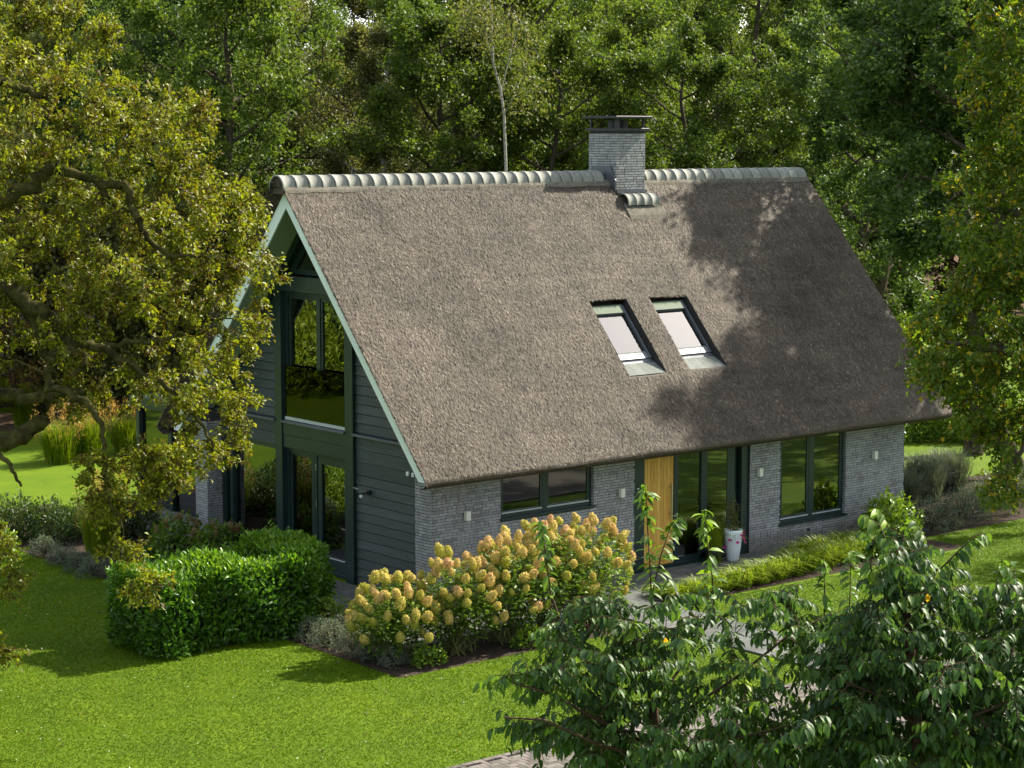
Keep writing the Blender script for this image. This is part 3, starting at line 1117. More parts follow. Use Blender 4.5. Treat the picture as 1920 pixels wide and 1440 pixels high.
def reed_mesh():
    parts = []
    n = 215000
    x = rg.uniform(XL, XR, n)
    y = rg.uniform(-.62, YR - .25, n)
    ok = np.ones(n, bool)
    for a, b in SKY:
        ok &= ~((x > a - .01) & (x < b + .01) & (y > SY0 + .0) & (y < SY1 + .01))
    ok &= ~((x > 8.52) & (x < 9.72) & (y > 3.50))
    x, y = x[ok], y[ok]
    n = len(x)
    zz = 2.90 + SL * (y + .55)
    h = rg.uniform(.0, .018, n)
    rf = .012 * np.sin(1.7 * x + 1.1 * y) + .010 * np.sin(.9 * x - 2.3 * y + 1) + .006 * np.sin(4.1 * x + 3.3 * y)
    P = np.stack([x, y - h * SINP, zz + rf + h * COSP], -1)
    down = np.array([0, -COSP, -SINP])
    nrm = np.array([0, -SINP, COSP])
    D = down + rg.normal(.04, .07, (n, 1)) * np.array([1, 0, 0]) + rg.uniform(.0, .14, (n, 1)) * nrm
    N = nrm + rg.normal(0, .26, (n, 3))
    L = rg.uniform(.045, .10, n)
    W = rg.uniform(.006, .012, n)
    patch = .5 + .5 * np.sin(x * .8 + np.sin(y * 1.3)) * np.sin(y * 1.1 + .4 * x)
    course = .5 + .5 * np.sin(y * 19 + .6 * np.sin(x * 1.7) + .8 * np.sin(x * .6 + 2))
    streak = .5 + .5 * np.sin(x * 7 + 2.2 * np.sin(x * 2.3)) * np.sin(y * .9 + x)
    r = np.clip(.46 + rg.normal(0, .26, n) + .20 * (patch - .5) + .10 * (course - .5) + .10 * (streak - .5), 0, 1)
    parts.append(leaves(P, D, N, L, W, 'reed', r))
    # eave fringe
    n = 6000
    x = rg.uniform(XL, XR, n)
    y = rg.uniform(-.63, -.56, n)
    P = np.stack([x, y, 2.80 + (y + .63) * .9 + rg.uniform(-.09, .0, n)], -1)
    D = np.array([0, -.6, -.65]) + rg.normal(0, .2, (n, 3))
    parts.append(leaves(P, D, rg.normal(0, 1, (n, 3)) + np.array([0, -1, .5]), rg.uniform(.03, .06, n), rg.uniform(.006, .012, n), 'reed', rg.beta(1.6, 2.6, n)))
    # verge fringe on both ends of the near slope, and along the far slope's cut
    for xe, sg in ((XL, -1), (XR, 1)):
        for mir in (0, 1):
            n = 5000
            y = rg.uniform(-.7, YR - .1, n)
            t = rg.uniform(0, 1, n) ** 1.5
            zz = 2.90 + SL * (y + .55)
            yb = y + t * TH * SINP
            zz = zz - t * TH * COSP
            xx = xe - sg * t * TA
            yy = 2 * YR - yb if mir else yb
            P = np.stack([xx, yy, zz], -1)
            D = np.array([sg * .8, -.45 if not mir else .45, -.5]) + rg.normal(0, .25, (n, 3))
            parts.append(leaves(P, D, rg.normal(0, 1, (n, 3)), rg.uniform(.03, .06, n), rg.uniform(.01, .018, n), 'reed', rg.beta(1.7, 2.0, n)))
    # far slope, thin cover
    n = 14000
    x = rg.uniform(XL, XR, n)
    y = rg.uniform(-.7, YR - .25, n)
    P = np.stack([x, 2 * YR - y, 2.90 + SL * (y + .55)], -1)
    D = np.array([0, COSP, -SINP]) + rg.normal(0, .12, (n, 3))
    parts.append(leaves(P, D, np.array([0, SINP, COSP]) + rg.normal(0, .3, (n, 3)), rg.uniform(.06, .14, n), rg.uniform(.015, .03, n), 'reed', rg.beta(1.7, 2, n)))
    return join(parts)


v, t, r = reed_mesh()
ro = obj('reed_ends', np_mesh('reed_ends', v, t, r), roof, M['reed'])
ro['kind'] = 'stuff'

# ridge: cement bed and half-round tiles
for sgn in (0, 1):
    fy = (lambda y: y) if sgn == 0 else (lambda y: 2 * YR - y)
    for xa, xb in ((XL, 8.55), (9.60, XR)):
        mb = MB()
        n = 40
        P = []
        for i in range(n + 1):
            x = xa + (xb - xa) * i / n
            wv = .008 * math.sin(x * 5) + .006 * math.sin(x * 13)
            P += [(x, fy(YR - .35 + wv), ztop(YR - .35 + wv) + .008), (x, fy(YR - .32 + wv), ztop(YR - .32) + .03), (x, fy(YR - .22), ztop(YR - .22) + .02)]
        F_ = []
        for i in range(n):
            for k in range(2):
                q = (3 * i + k, 3 * i + 3 + k, 3 * i + 4 + k, 3 * i + k + 1)
                F_.append(q)
        mb.add(P, F_)
        mb.build('ridge_bed', M['cement'], roof)


def halfround(length, r0, r1, thick=.022, seg=14, spread=math.radians(102)):
    mb = MB()
    P, F = [], []
    stations = [(-.002, r1 + .008), (length * .06, r1 + .012), (length * .11, r1 + .003), (length, r0)]
    for xx, rr in stations:
        for rad in (rr, rr - thick):
            for k in range(seg + 1):
                a = -spread + 2 * spread * k / seg
                P.append((xx, rad * math.sin(a), rad * math.cos(a)))
    m = 2 * (seg + 1)
    for s in range(len(stations) - 1):
        for k in range(seg):
            a = s * m + k
            F.append((a, a + 1, a + m + 1, a + m))
    for s in (0, len(stations) - 1):
        for k in range(seg):
            a = s * m + k
            F.append((a, a + seg + 1, a + seg + 2, a + 1))
    return mb.add(P, F)


tile_me = None
x, i = XL, 0
pitch = (XR - XL) / 48
for i in range(48):
    x = XL + pitch * i
    if x + pitch > 8.58 and x < 9.52:
        continue
    o = halfround(pitch - .022, .262, .264).build('ridge_tile', M['tile'], roof, smooth=True) if tile_me is None else obj('ridge_tile', tile_me, roof)
    tile_me = o.data
    o.location = (x, YR + random.uniform(-.004, .004), 8.365 + random.uniform(-.003, .003))
# closing plug of reed under the first and last tile
for xe in (XL + .05, XR - .08):
    P = [(xe, YR + .245 * math.cos(a), 8.36 + .245 * math.sin(a)) for a in [PI * k / 12 for k in range(13)]]
    P = [(xe, YR - .27, 8.24)] + P[::-1] + [(xe, YR + .27, 8.24)]
    MB().prism(P, (.04, 0, 0)).build('ridge_plug', M['thatch'], roof)

# verge boards and soffit at both ends
for xe, sg in ((XL + TA, 1), (XR - TA, -1)):
    tu = TH / COSP
    for s in (0, 1):
        def Y_(y):
            return y if s == 0 else 2 * YR - y
        a = -.30
        P = [(xe + sg * .012, Y_(a), zline(a, tu - .03)), (xe + sg * .012, Y_(YR), zline(YR, tu - .03)), (xe + sg * .012, Y_(YR), zline(YR, tu + .38)), (xe + sg * .012, Y_(a + .2), zline(a + .2, tu + .38)), (xe + sg * .012, Y_(a), zline(a, tu + .15))]
        MB().prism(P, (sg * .04, 0, 0)).build('verge_board', M['trim'], roof)
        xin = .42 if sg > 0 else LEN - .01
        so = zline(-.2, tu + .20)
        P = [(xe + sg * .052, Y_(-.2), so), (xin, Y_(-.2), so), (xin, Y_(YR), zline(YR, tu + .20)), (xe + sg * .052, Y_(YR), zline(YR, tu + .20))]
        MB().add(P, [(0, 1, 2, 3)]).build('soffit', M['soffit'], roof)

# ---- chimney -------------------------------------------------------------------
CX0, CX1, CY0, CY1, CZ = 8.60, 9.52, 4.01, 4.99, 9.55
ch = MB().box(CX0 + .01, CX1 - .01, CY0 + .01, CY1 - .01, 7.5, CZ).build('chimney', M['mortar'], house)
brick_face(ch, bricks(CX1 - CX0, 7.70, CZ, 31), lambda a, z, d: (CX0 + a, CY0 + .01 - d, z), 32)
brick_face(ch, bricks(CY1 - CY0, 7.70, CZ, 33), lambda a, z, d: (CX0 + .01 - d, CY0 + a, z), 34)
brick_face(ch, bricks(CX1 - CX0, 7.70, CZ, 35), lambda a, z, d: (CX1 - a, CY1 - .01 + d, z), 36)
brick_face(ch, bricks(CY1 - CY0, 7.70, CZ, 37), lambda a, z, d: (CX1 - .01 + d, CY1 - a, z), 38)
MB().bevbox(CX0 - .06, CX1 + .06, CY0 - .06, CY1 + .06, CZ + .001, CZ + .07, .006).build('chimney_plate', M['black'], ch)
MB().bevbox(CX0 - .12, CX1 + .12, CY0 - .12, CY1 + .12, CZ + .30, CZ + .355, .006).build('chimney_cap', M['black'], ch)
for px_, py_ in ((CX0 + .04, CY0 + .04), (CX1 - .04, CY0 + .04), (CX0 + .04, CY1 - .04), (CX1 - .04, CY1 - .04)):
    MB().box(px_ - .025, px_ + .025, py_ - .025, py_ + .025, CZ + .07, CZ + .30).build('cap_post', M['black'], ch)
for fx, fy_ in ((CX0 + .28, CY0 + .45), (CX1 - .26, CY0 + .5)):
    MB().lathe([(.11, 0), (.11, .19)], 16, (fx, fy_, CZ + .07)).build('flue', M['black'], ch, True)
# flashing and small tiled apron in front
P = [(CX0 - .05, CY0 - .02, ztop(CY0) + .02), (CX0 - .05, YR - .30, 8.36), (CX0 - .05, YR + .30, 8.36), (CX0 - .05, CY1, ztop(CY1) + .02), (CX0 - .05, CY1, ztop(CY1) + .14), (CX0 - .05, YR + .34, 8.74), (CX0 - .05, YR - .3, 8.74), (CX0 - .05, CY0 - .02, 8.40)]
MB().prism(P, (.035, 0, 0)).build('lead_flashing', M['lead'], ch)
MB().box(CX0 - .02, CX1 + .02, CY0 - .06, CY0 - .005, 8.10, 8.17).build('lead_flashing', M['lead'], ch)
for k in range(4):
    xx = CX0 + .04 + k * .255
    o = halfround(.262, .215, .222).build('apron_tile', M['tile'], ch, smooth=True, loc=(xx, CY0 - .16, ztop(CY0 - .16) - .06))
P = []
for xx in (CX0 - .02, CX1 + .25):
    for y_, h_ in ((CY0 - .55, .012), (CY0 - .50, .05), (CY0 - .28, .07)):
        P.append((xx, y_, ztop(y_) + h_))
MB().add(P, [(0, 3, 4, 1), (1, 4, 5, 2)]).build('apron_bed', M['cement'], ch)
for xx in (CX0 - .02, CX1 + .25):
    MB().add([(xx, CY0 - .55, ztop(CY0 - .55) - .02), (xx, CY0 - .5, ztop(CY0 - .5) + .05), (xx, CY0 - .28, ztop(CY0 - .28) + .07), (xx, CY0 - .28, ztop(CY0 - .28) - .05)], [(0, 1, 2, 3)]).build('apron_bed', M['cement'], ch)

# ---- skylights -------------------------------------------------------------------
def slab_rs(mb, x0, x1, s0, s1, h00, h01, h10, h11, r=0.0):
    """slab lying on the slope: bottom/top heights at s0 (h00,h01) and s1 (h10,h11)"""
    P = [RP(x0, s0, h00), RP(x1, s0, h00), RP(x1, s1, h10), RP(x0, s1, h10), RP(x0, s0, h01), RP(x1, s0, h01), RP(x1, s1, h11), RP(x0, s1, h11)]
    return mb.add(P, [(0, 3, 2, 1), (4, 5, 6, 7), (0, 1, 5, 4), (1, 2, 6, 5), (2, 3, 7, 6), (3, 0, 4, 7)], r)


for q, (x0, x1) in enumerate(SKY):
    fr = MB()
    a, b = x0 + .015, x1 - .05
    slab_rs(fr, a, a + .06, .52, LS - .05, -.30, -.13, -.30, -.13)
    slab_rs(fr, b - .06, b, .52, LS - .05, -.30, -.13, -.30, -.13)
    slab_rs(fr, a + .06, b - .06, .52, .66, -.30, -.14, -.30, -.14)
    slab_rs(fr, a + .06, b - .06, LS - .30, LS - .05, -.30, -.12, -.30, -.12)
    so = fr.build('skylight', M['lead'], house)
    so['label'] = ('skylight in the thatch on the side of the gable' if q == 0 else 'skylight in the thatch on the side of the tree shade')
    slab_rs(MB(), a + .06, b - .06, .66, LS - .30, -.19, -.18, -.19, -.18).build('pane', M['skyglass'], so)
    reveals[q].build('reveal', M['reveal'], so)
    slab_rs(MB(), a + .06, b - .06, .665, .705, -.179, -.15, -.179, -.15).build('glazing_bar', M['slate'], so)
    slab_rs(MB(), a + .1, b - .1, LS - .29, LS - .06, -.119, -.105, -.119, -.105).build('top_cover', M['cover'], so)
    slab_rs(MB(), x0 + .015, x1 - .015, .005, .52, -.30, -.29, -.30, -.29).build('tray', M['lead'], so)
    wq = (x1 - x0 - .02) / 4
    for k in range(4):
        slab_rs(MB(), x0 + .01 + k * wq + .003, x0 + .01 + (k + 1) * wq - .003, .01, .42, -.06, -.010, -.20, -.17, random.random()).build('slate', M['slate'], so)
    slab_rs(MB(), x0 + .02, x1 - .02, .425, .518, -.21, -.19, -.20, -.175).build('flashing', M['lead'], so)

# ---- garden room behind the gable ------------------------------------------------
gr = MB()
for y in (9.6, 11.2, 12.8, 14.4):
    gr.box(1.6, 1.78, y, y + .16, .04, 2.55)
gr.box(1.55, 6.2, 9.1, 14.8, 2.55, 2.80)
gr.box(6.0, 6.2, 9.1, 14.8, .04, 2.549)
gro = gr.build('garden_room', M['dark'], house)
for y in (9.76, 11.36, 12.96):
    MB().box(1.70, 1.706, y, y + 1.44, .06, 2.54).build('pane', M['glass'], gro)
paving('terrace', -.1, 1.7, 9.0, 15.0, .6, .6, .03, M['slab'], 4)

# ================================================================== SMALL FIXTURES
LAMPSPOT = [(.89, 'pale box wall lamp between the house corner and the wide low window'),
            (5.10, 'pale box wall lamp between the wide low window and the wooden door'),
            (9.35, 'pale box wall lamp above the white planter'),
            (13.29, 'pale box wall lamp between the tall window and the far house corner')]
for x, lab in LAMPSPOT:
    t = thing('wall_lamp', lab, 'wall lamp', (x, -.003, 1.87), 'box lamps along the front wall')
    MB().bevbox(-.045, .045, -.012, 0, -.07, .07, .002).build('back_plate', M['black'], t)
    MB().bevbox(-.055, .055, -.10, -.012, -.095, .095, .004).build('housing', M['lamp'], t)

t = thing('solar_spotlight', 'small spotlight with tilted solar panel on the dark clapboards', 'spotlight', (.37, 2.58, 2.05))
MB().box(-.20, 0, -.015, .015, -.015, .015).build('arm', M['black'], t)
MB().box(-.05, 0, -.04, .04, -.05, .05).build('mount', M['black'], t)
MB().add([(-.36, -.10, .13), (-.20, -.10, .02), (-.20, .10, .02), (-.36, .10, .13), (-.36, -.10, .14), (-.20, -.10, .03), (-.20, .10, .03), (-.36, .10, .14)],
         [(0, 1, 2, 3), (7, 6, 5, 4), (0, 4, 5, 1), (1, 5, 6, 2), (2, 6, 7, 3), (3, 7, 4, 0)]).build('panel', M['alu'], t)
MB().lathe([(.0, -.06), (.035, -.06), (.04, -.02), (.02, .0)], 10, (-.22, 0, -.02)).build('lamp_head', M['white'], t)
for y, lab in ((1.22, 'white sensor box under the beam, clear of the brick pier'), (1.04, 'white sensor box under the beam, right against the brick pier')):
    t = thing('sensor_box', lab, 'sensor', (.375, y, 2.62), 'sensor boxes under the gable beam')
    MB().bevbox(-.04, 0, -.04, .04, -.045, .045, .006).build('case', M['white'], t)
    MB().box(-.046, -.04, -.015, .015, -.02, .005).build('lens', M['lamp'], t)
dm = MB().bevbox(-.55, -.02, 3.45, 4.65, .042, .056, .003).build('doormat', M['black'])
tag(dm, 'black doormat in front of the glazed gable door', 'doormat')


# ================================================================== PLANTS
def set_leaf_obj(name, data, mat, parent, kind='stuff'):
    v, t, r = data
    o = obj(name, np_mesh(name, v, t, r), parent, mat)
    if kind:
        o['kind'] = kind
    return o


def blades(rng, P, H, lean, width, rnd):
    """curved grass blades: 5 vertices, 3 triangles each"""
    n = len(P)
    a = rng.uniform(0, 2 * PI, n)
    d = np.stack([np.cos(a), np.sin(a), 0 * a], -1)
    s = np.stack([-np.sin(a), np.cos(a), 0 * a], -1)
    up = np.array([0, 0, 1.0])
    H = H[:, None]
    lean = lean[:, None]
    w_ = width[:, None]
    m = P + up * H * .72 + d * lean * .42
    e = P + up * H * (1 - .25 * np.minimum(lean / H, 1.6)) + d * lean * 1.05
    V = np.stack([P - s * w_ / 2, P + s * w_ / 2, m - s * w_ * .42, m + s * w_ * .42, e], 1)
    T = np.array([[0, 1, 3], [0, 3, 2], [2, 3, 4]])
    T = (T[None] + (np.arange(n) * 5)[:, None, None]).reshape(-1, 3)
    return V.reshape(-1, 3), T, np.repeat(rnd, 5)


def in_poly(px, py, poly):
    poly = np.asarray(poly, float)
    ins = np.zeros(len(px), bool)
    j = len(poly) - 1
    for i in range(len(poly)):
        xi, yi, xj, yj = *poly[i], *poly[j]
        c_ = ((yi > py) != (yj > py)) & (px < (xj - xi) * (py - yi) / (yj - yi + 1e-12) + xi)
        ins ^= c_
        j = i
    return ins


# ---- woodland tree prototypes -----------------------------------------------------
def gen_tree(seed, H, R, base, nl, nleaf, size, mode='oak', lean=0.0, trunk_r=None):
    rng = np.random.default_rng(seed)
    polys = []
    k = 9
    tz = np.linspace(0, 1, k)
    wob = np.cumsum(rng.normal(0, .012 * H, (k, 2)), 0) * (tz[:, None] > 0)
    trunk = np.column_stack([wob[:, 0] + lean * tz ** 1.5 * H, wob[:, 1], tz * H * .94])
    r0 = trunk_r or H * .016
    polys.append((trunk, r0 * (1 - tz) ** .75 + .02))
    tw = []
    for i in range(nl):
        t = base + (1 - base) * (i + rng.uniform(0, 1)) / nl
        az = i * 2.4 + rng.normal(0, .5)
        q = (t - base) / (1 - base)
        prof = math.sin(PI * min(1, .18 + .80 * q)) ** .7 if mode != 'birch' else (1 - .75 * q)
        reach = R * prof * rng.uniform(.65, 1.15)
        st = np.array([np.interp(t, tz, trunk[:, c]) for c in range(3)])
        rise = reach * (rng.uniform(.1, .55) + .6 * q)
        out = np.array([math.cos(az), math.sin(az), 0])
        side = np.array([-math.sin(az), math.cos(az), 0])
        s = np.linspace(0, 1, 6)
        bend = rng.normal(0, .12) * reach
        limb = st + out * (reach * s)[:, None] + np.array([0, 0, 1]) * (rise * (s ** .8 if mode == 'birch' else s ** 1.3))[:, None] + side * (bend * s ** 2)[:, None] + rng.normal(0, .03 * reach, (6, 3)) * s[:, None]
        lr = np.interp(t, tz, polys[0][1]) * .55
        polys.append((limb, lr * (1 - s) ** .8 + .012))
        for j in range(7):
            u = rng.uniform(.25, 1.0)
            b0 = np.array([np.interp(u, s, limb[:, c]) for c in range(3)])
            dv = out * rng.uniform(.2, 1) + side * rng.normal(0, .8) + np.array([0, 0, rng.normal(.25, .5)])
            dv /= np.linalg.norm(dv)
            ln = reach * rng.uniform(.22, .5) * (1.15 - .5 * u) + .3
            e0 = b0 + dv * ln
            mid = (b0 + e0) / 2 + rng.normal(0, .08 * ln, 3)
            polys.append((np.array([b0, mid, e0]), np.array([lr * .35 + .01, lr * .2 + .008, .006])))
            for m in range(4):
                uu = rng.uniform(.3, 1)
                c0 = b0 + (e0 - b0) * uu
                dd = dv + rng.normal(0, .75, 3)
                if mode == 'birch':
                    dd[2] -= .9
                dd /= np.linalg.norm(dd)
                l2 = ln * rng.uniform(.3, .6) + .15
                tw.append((c0, c0 + dd * l2))
    tw = np.array(tw)
    nt_ = len(tw)
    per = nleaf // nt_
    idx = np.repeat(np.arange(nt_), per)
    n = len(idx)
    u = rng.uniform(0, 1.05, n)[:, None]
    P = tw[idx, 0] * (1 - u) + tw[idx, 1] * u + rng.normal(0, .10 + .02 * R, (n, 3))
    D = unit(tw[idx, 1] - tw[idx, 0]) * .5 + rng.normal(0, .8, (n, 3))
    if mode == 'birch':
        D[:, 2] -= .6
    N = rng.normal(0, .75, (n, 3)) + np.array([.25, -.1, .85])
    L = rng.uniform(.7, 1.3, n) * size
    tone = rng.normal(0, 1, nt_)[idx]
    r = np.clip(.48 + .10 * tone + rng.normal(0, .19, n), 0, 1)
    crown = leaves(P, D, N, L, L * .68, 'far', r)
    V, Q = tubes(polys)
    return np_mesh('trunk', V, Q), np_mesh('crown', *crown)


KINDS = {
    'oak': dict(args=(101, 17.5, 4.9, .18, 20, 46000, .175, 'oak'), bark='bark', leaf='wood_a'),
    'oakb': dict(args=(102, 18.5, 4.4, .22, 20, 44000, .17, 'oak'), bark='bark', leaf='wood_a'),
    'dark': dict(args=(103, 19.0, 4.3, .14, 22, 44000, .175, 'oak'), bark='bark', leaf='wood_d'),
    'tall': dict(args=(108, 19.0, 4.3, .44, 20, 52000, .185, 'oak'), bark='bark', leaf='wood_d'),
    'birch': dict(args=(104, 17.5, 3.6, .20, 22, 36000, .145, 'birch'), bark='birchbark', leaf='wood_b'),
    'olive': dict(args=(105, 16.5, 4.4, .16, 20, 40000, .17, 'oak'), bark='bark', leaf='wood_b'),
    'brown': dict(args=(106, 9.5, 3.0, .10, 16, 22000, .17, 'oak'), bark='twig', leaf='wood_c'),
    'bush': dict(args=(107, 6.5, 3.0, .05, 14, 20000, .18, 'oak'), bark='twig', leaf='wood_b'),
}
for k_, d_ in KINDS.items():
    tm, cm = gen_tree(*d_['args'])
    tm.materials.append(M[d_['bark']])
    cm.materials.append(M[d_['leaf']])
    tm.polygons.foreach_set('use_smooth', [True] * len(tm.polygons))
    d_['t'], d_['c'] = tm, cm


def plant_tree(kind, loc, s, rz, name, label, group, sz=None):
    d_ = KINDS[kind]
    t = thing(name, label, 'tree', loc, group, rz, (s, s, sz or s))
    obj('trunk', d_['t'], t)
    c_ = obj('crown', d_['c'], t)
    c_['kind'] = 'stuff'
    return t


rng = random.Random(21)
ROWS = [(74, 5.2, -19, 13), (84, 5.4, -22, 15), (96, 5.8, -25, 19), (116, 6.0, -31, 33), (130, 6.4, -34, 37), (148, 7.0, -39, 42)]
WLAB = {'oak': ('oak_tree', 'broad mid green oak'),
        'oakb': ('oak_tree', 'tall slim green oak'),
        'dark': ('oak_tree', 'dark dense oak'),
        'birch': ('birch_tree', 'white barked birch'),
        'olive': ('woodland_tree', 'olive green round tree')}
# kinds follow the photograph from left to right: olive birches left, bright oaks by the chimney, dark trees right
def kind_at(u):
    if u < 330:
        return rng.choice(['oak', 'dark', 'olive', 'birch'])
    if u < 830:
        return rng.choice(['olive', 'birch', 'olive', 'birch', 'oakb'])
    if u < 1120:
        return rng.choice(['oak', 'birch', 'oakb', 'oak'])
    if u < 1420:
        return rng.choice(['oak', 'oakb', 'oak', 'dark'])
    return rng.choice(['dark', 'dark', 'oakb', 'oak'])


for d0, step, l0, l1 in ROWS:
    lat = l0
    while lat < l1:
        dd, ll = d0 + rng.uniform(-3, 3), lat + rng.uniform(-1.2, 1.2)
        u = 960 + FPX * ll / dd
        k_ = kind_at(u)
        sc = rng.uniform(.80, 1.02) * (1 + (d0 - 74) * .003)
        if d0 < 90:
            sc *= .92
        where = 'behind the gnarled oak' if u < 430 else 'behind the gable end of the ridge' if u < 760 else 'behind the middle of the ridge' if u < 1060 else 'behind the chimney' if u < 1260 else 'behind the shaded end of the ridge' if u < 1560 else 'beyond the clearing'
        deep = ['front line', 'second line', 'third line', 'fourth line', 'fifth line', 'hindmost line'][[r_[0] for r_ in ROWS].index(d0)]
        plant_tree(k_, dl(dd, ll), sc, rng.uniform(0, 6.28), WLAB[k_][0], WLAB[k_][1] + ' ' + where + ', ' + deep, 'trees of the woodland behind the house')
        lat += step
# understory along the wood's edge
for (u, dd, k_, s) in [(735, 68, 'brown', .82), (640, 67, 'bush', .95), (880, 68, 'bush', 1.1), (985, 69, 'bush', .9), (500, 69, 'bush', 1.1), (1250, 70, 'bush', .9), (1390, 71, 'bush', 1.0), (330, 68, 'bush', 1.0), (150, 69, 'bush', 1.15), (30, 67, 'brown', .8), (1560, 112, 'bush', 1.2), (1660, 114, 'bush', 1.1), (1830, 112, 'bush', 1.3), (1930, 110, 'bush', 1.2)]:
    lab = 'russet leaved small tree rising above the ridge tiles' if u == 735 else ('russet leaved small tree at the far left of the wood edge' if k_ == 'brown' else 'bushy olive shrub at the edge of the woodland')
    plant_tree(k_, dl(dd, (u - 960) / FPX * dd), s, rng.uniform(0, 6.28), 'small_tree' if k_ == 'brown' else 'woodland_shrub', lab, None if k_ == 'brown' else 'shrubs along the wood edge')
# the bare leaning birch stem between the house ridge and the wood
bt = thing('birch_tree', 'slender white birch with bent bare trunk above the ridge', 'tree', dl(71, -.35))
p0 = np.array(dl(71, -.35))
stem = [(955, 520), (948, 300), (945, 215), (938, 165), (925, 120), (921, 70), (922, 30), (915, -20)]
pts = [np.array([0, 0, 0.0])] + [at_depth(u, v, 71) - p0 for u, v in stem]
br = [(at_depth(921, 70, 71) - p0, at_depth(900, 30, 70.5) - p0), (at_depth(940, 170, 71) - p0, at_depth(968, 60, 71.5) - p0), (at_depth(925, 120, 71) - p0, at_depth(895, 20, 71) - p0), (at_depth(945, 215, 71) - p0, at_depth(985, 150, 70.6) - p0)]
V, Q = tubes([(np.array(pts), np.linspace(.060, .03, len(pts)))] + [(np.array([a, (a + b) / 2 + .1, b]), np.array([.03, .02, .008])) for a, b in br], 8)
obj('trunk', np_mesh('trunk', V, Q), bt, M['birchbark'])
rg = np.random.default_rng(77)
n = 2600
ti = rg.integers(0, 4, n)
B = np.array([b for a, b in br])[ti]
P = B + rg.normal(0, .55, (n, 3)) - np.array([0, 0, .3])
set_leaf_obj('crown', leaves(P, rg.normal(0, .6, (n, 3)) - np.array([0, 0, .6]), rg.normal(0, 1, (n, 3)), rg.uniform(.09, .15, n), rg.uniform(.06, .1, n), 'far', rg.beta(3, 3, n)), M['wood_b'], bt)

# trees standing east of the house, whose shade falls on the roof
plant_tree('tall', (24.8, 6.0, 0), .95, .7, 'oak_tree', 'tall dark oak beyond the shaded end of the thatch roof', None, .83)
plant_tree('tall', (22.4, 2.4, 0), .90, 2.1, 'oak_tree', 'tall dark oak behind the lavender border at the house corner', None, .80)

plant_tree('tall', (25.6, .7, 0), .74, 4.0, 'oak_tree', 'tall dark oak at the end of the lavender border', None, .93)
plant_tree('oak', (27.5, -9.5, 0), .9, 2.7, 'oak_tree', 'unseen oak beyond the drive end, in line with the lawn edge', None)  # out of view, added to dapple the lawn mirrored in the front panes
plant_tree('oak', (31.0, -17.0, 0), 1.0, 1.3, 'oak_tree', 'unseen oak standing past the end of the brick driveway', None)  # also out of view, added to shade the mirrored lawn
# planting out to the west, mirrored in the gable panes
for (x, y, k_, s, lab) in [(-22, 34, 'olive', .8, 'olive tree on the west boundary facing the gable'), (-30, 40, 'oak', .8, 'oak on the west boundary facing the gable'), (-14, 38, 'birch', .8, 'birch on the west boundary facing the gable'), (-36, 32, 'oakb', .8, 'slim oak on the west boundary facing the gable')]:
    plant_tree(k_, (x, y, 0), s, x, 'boundary_tree', lab, None)


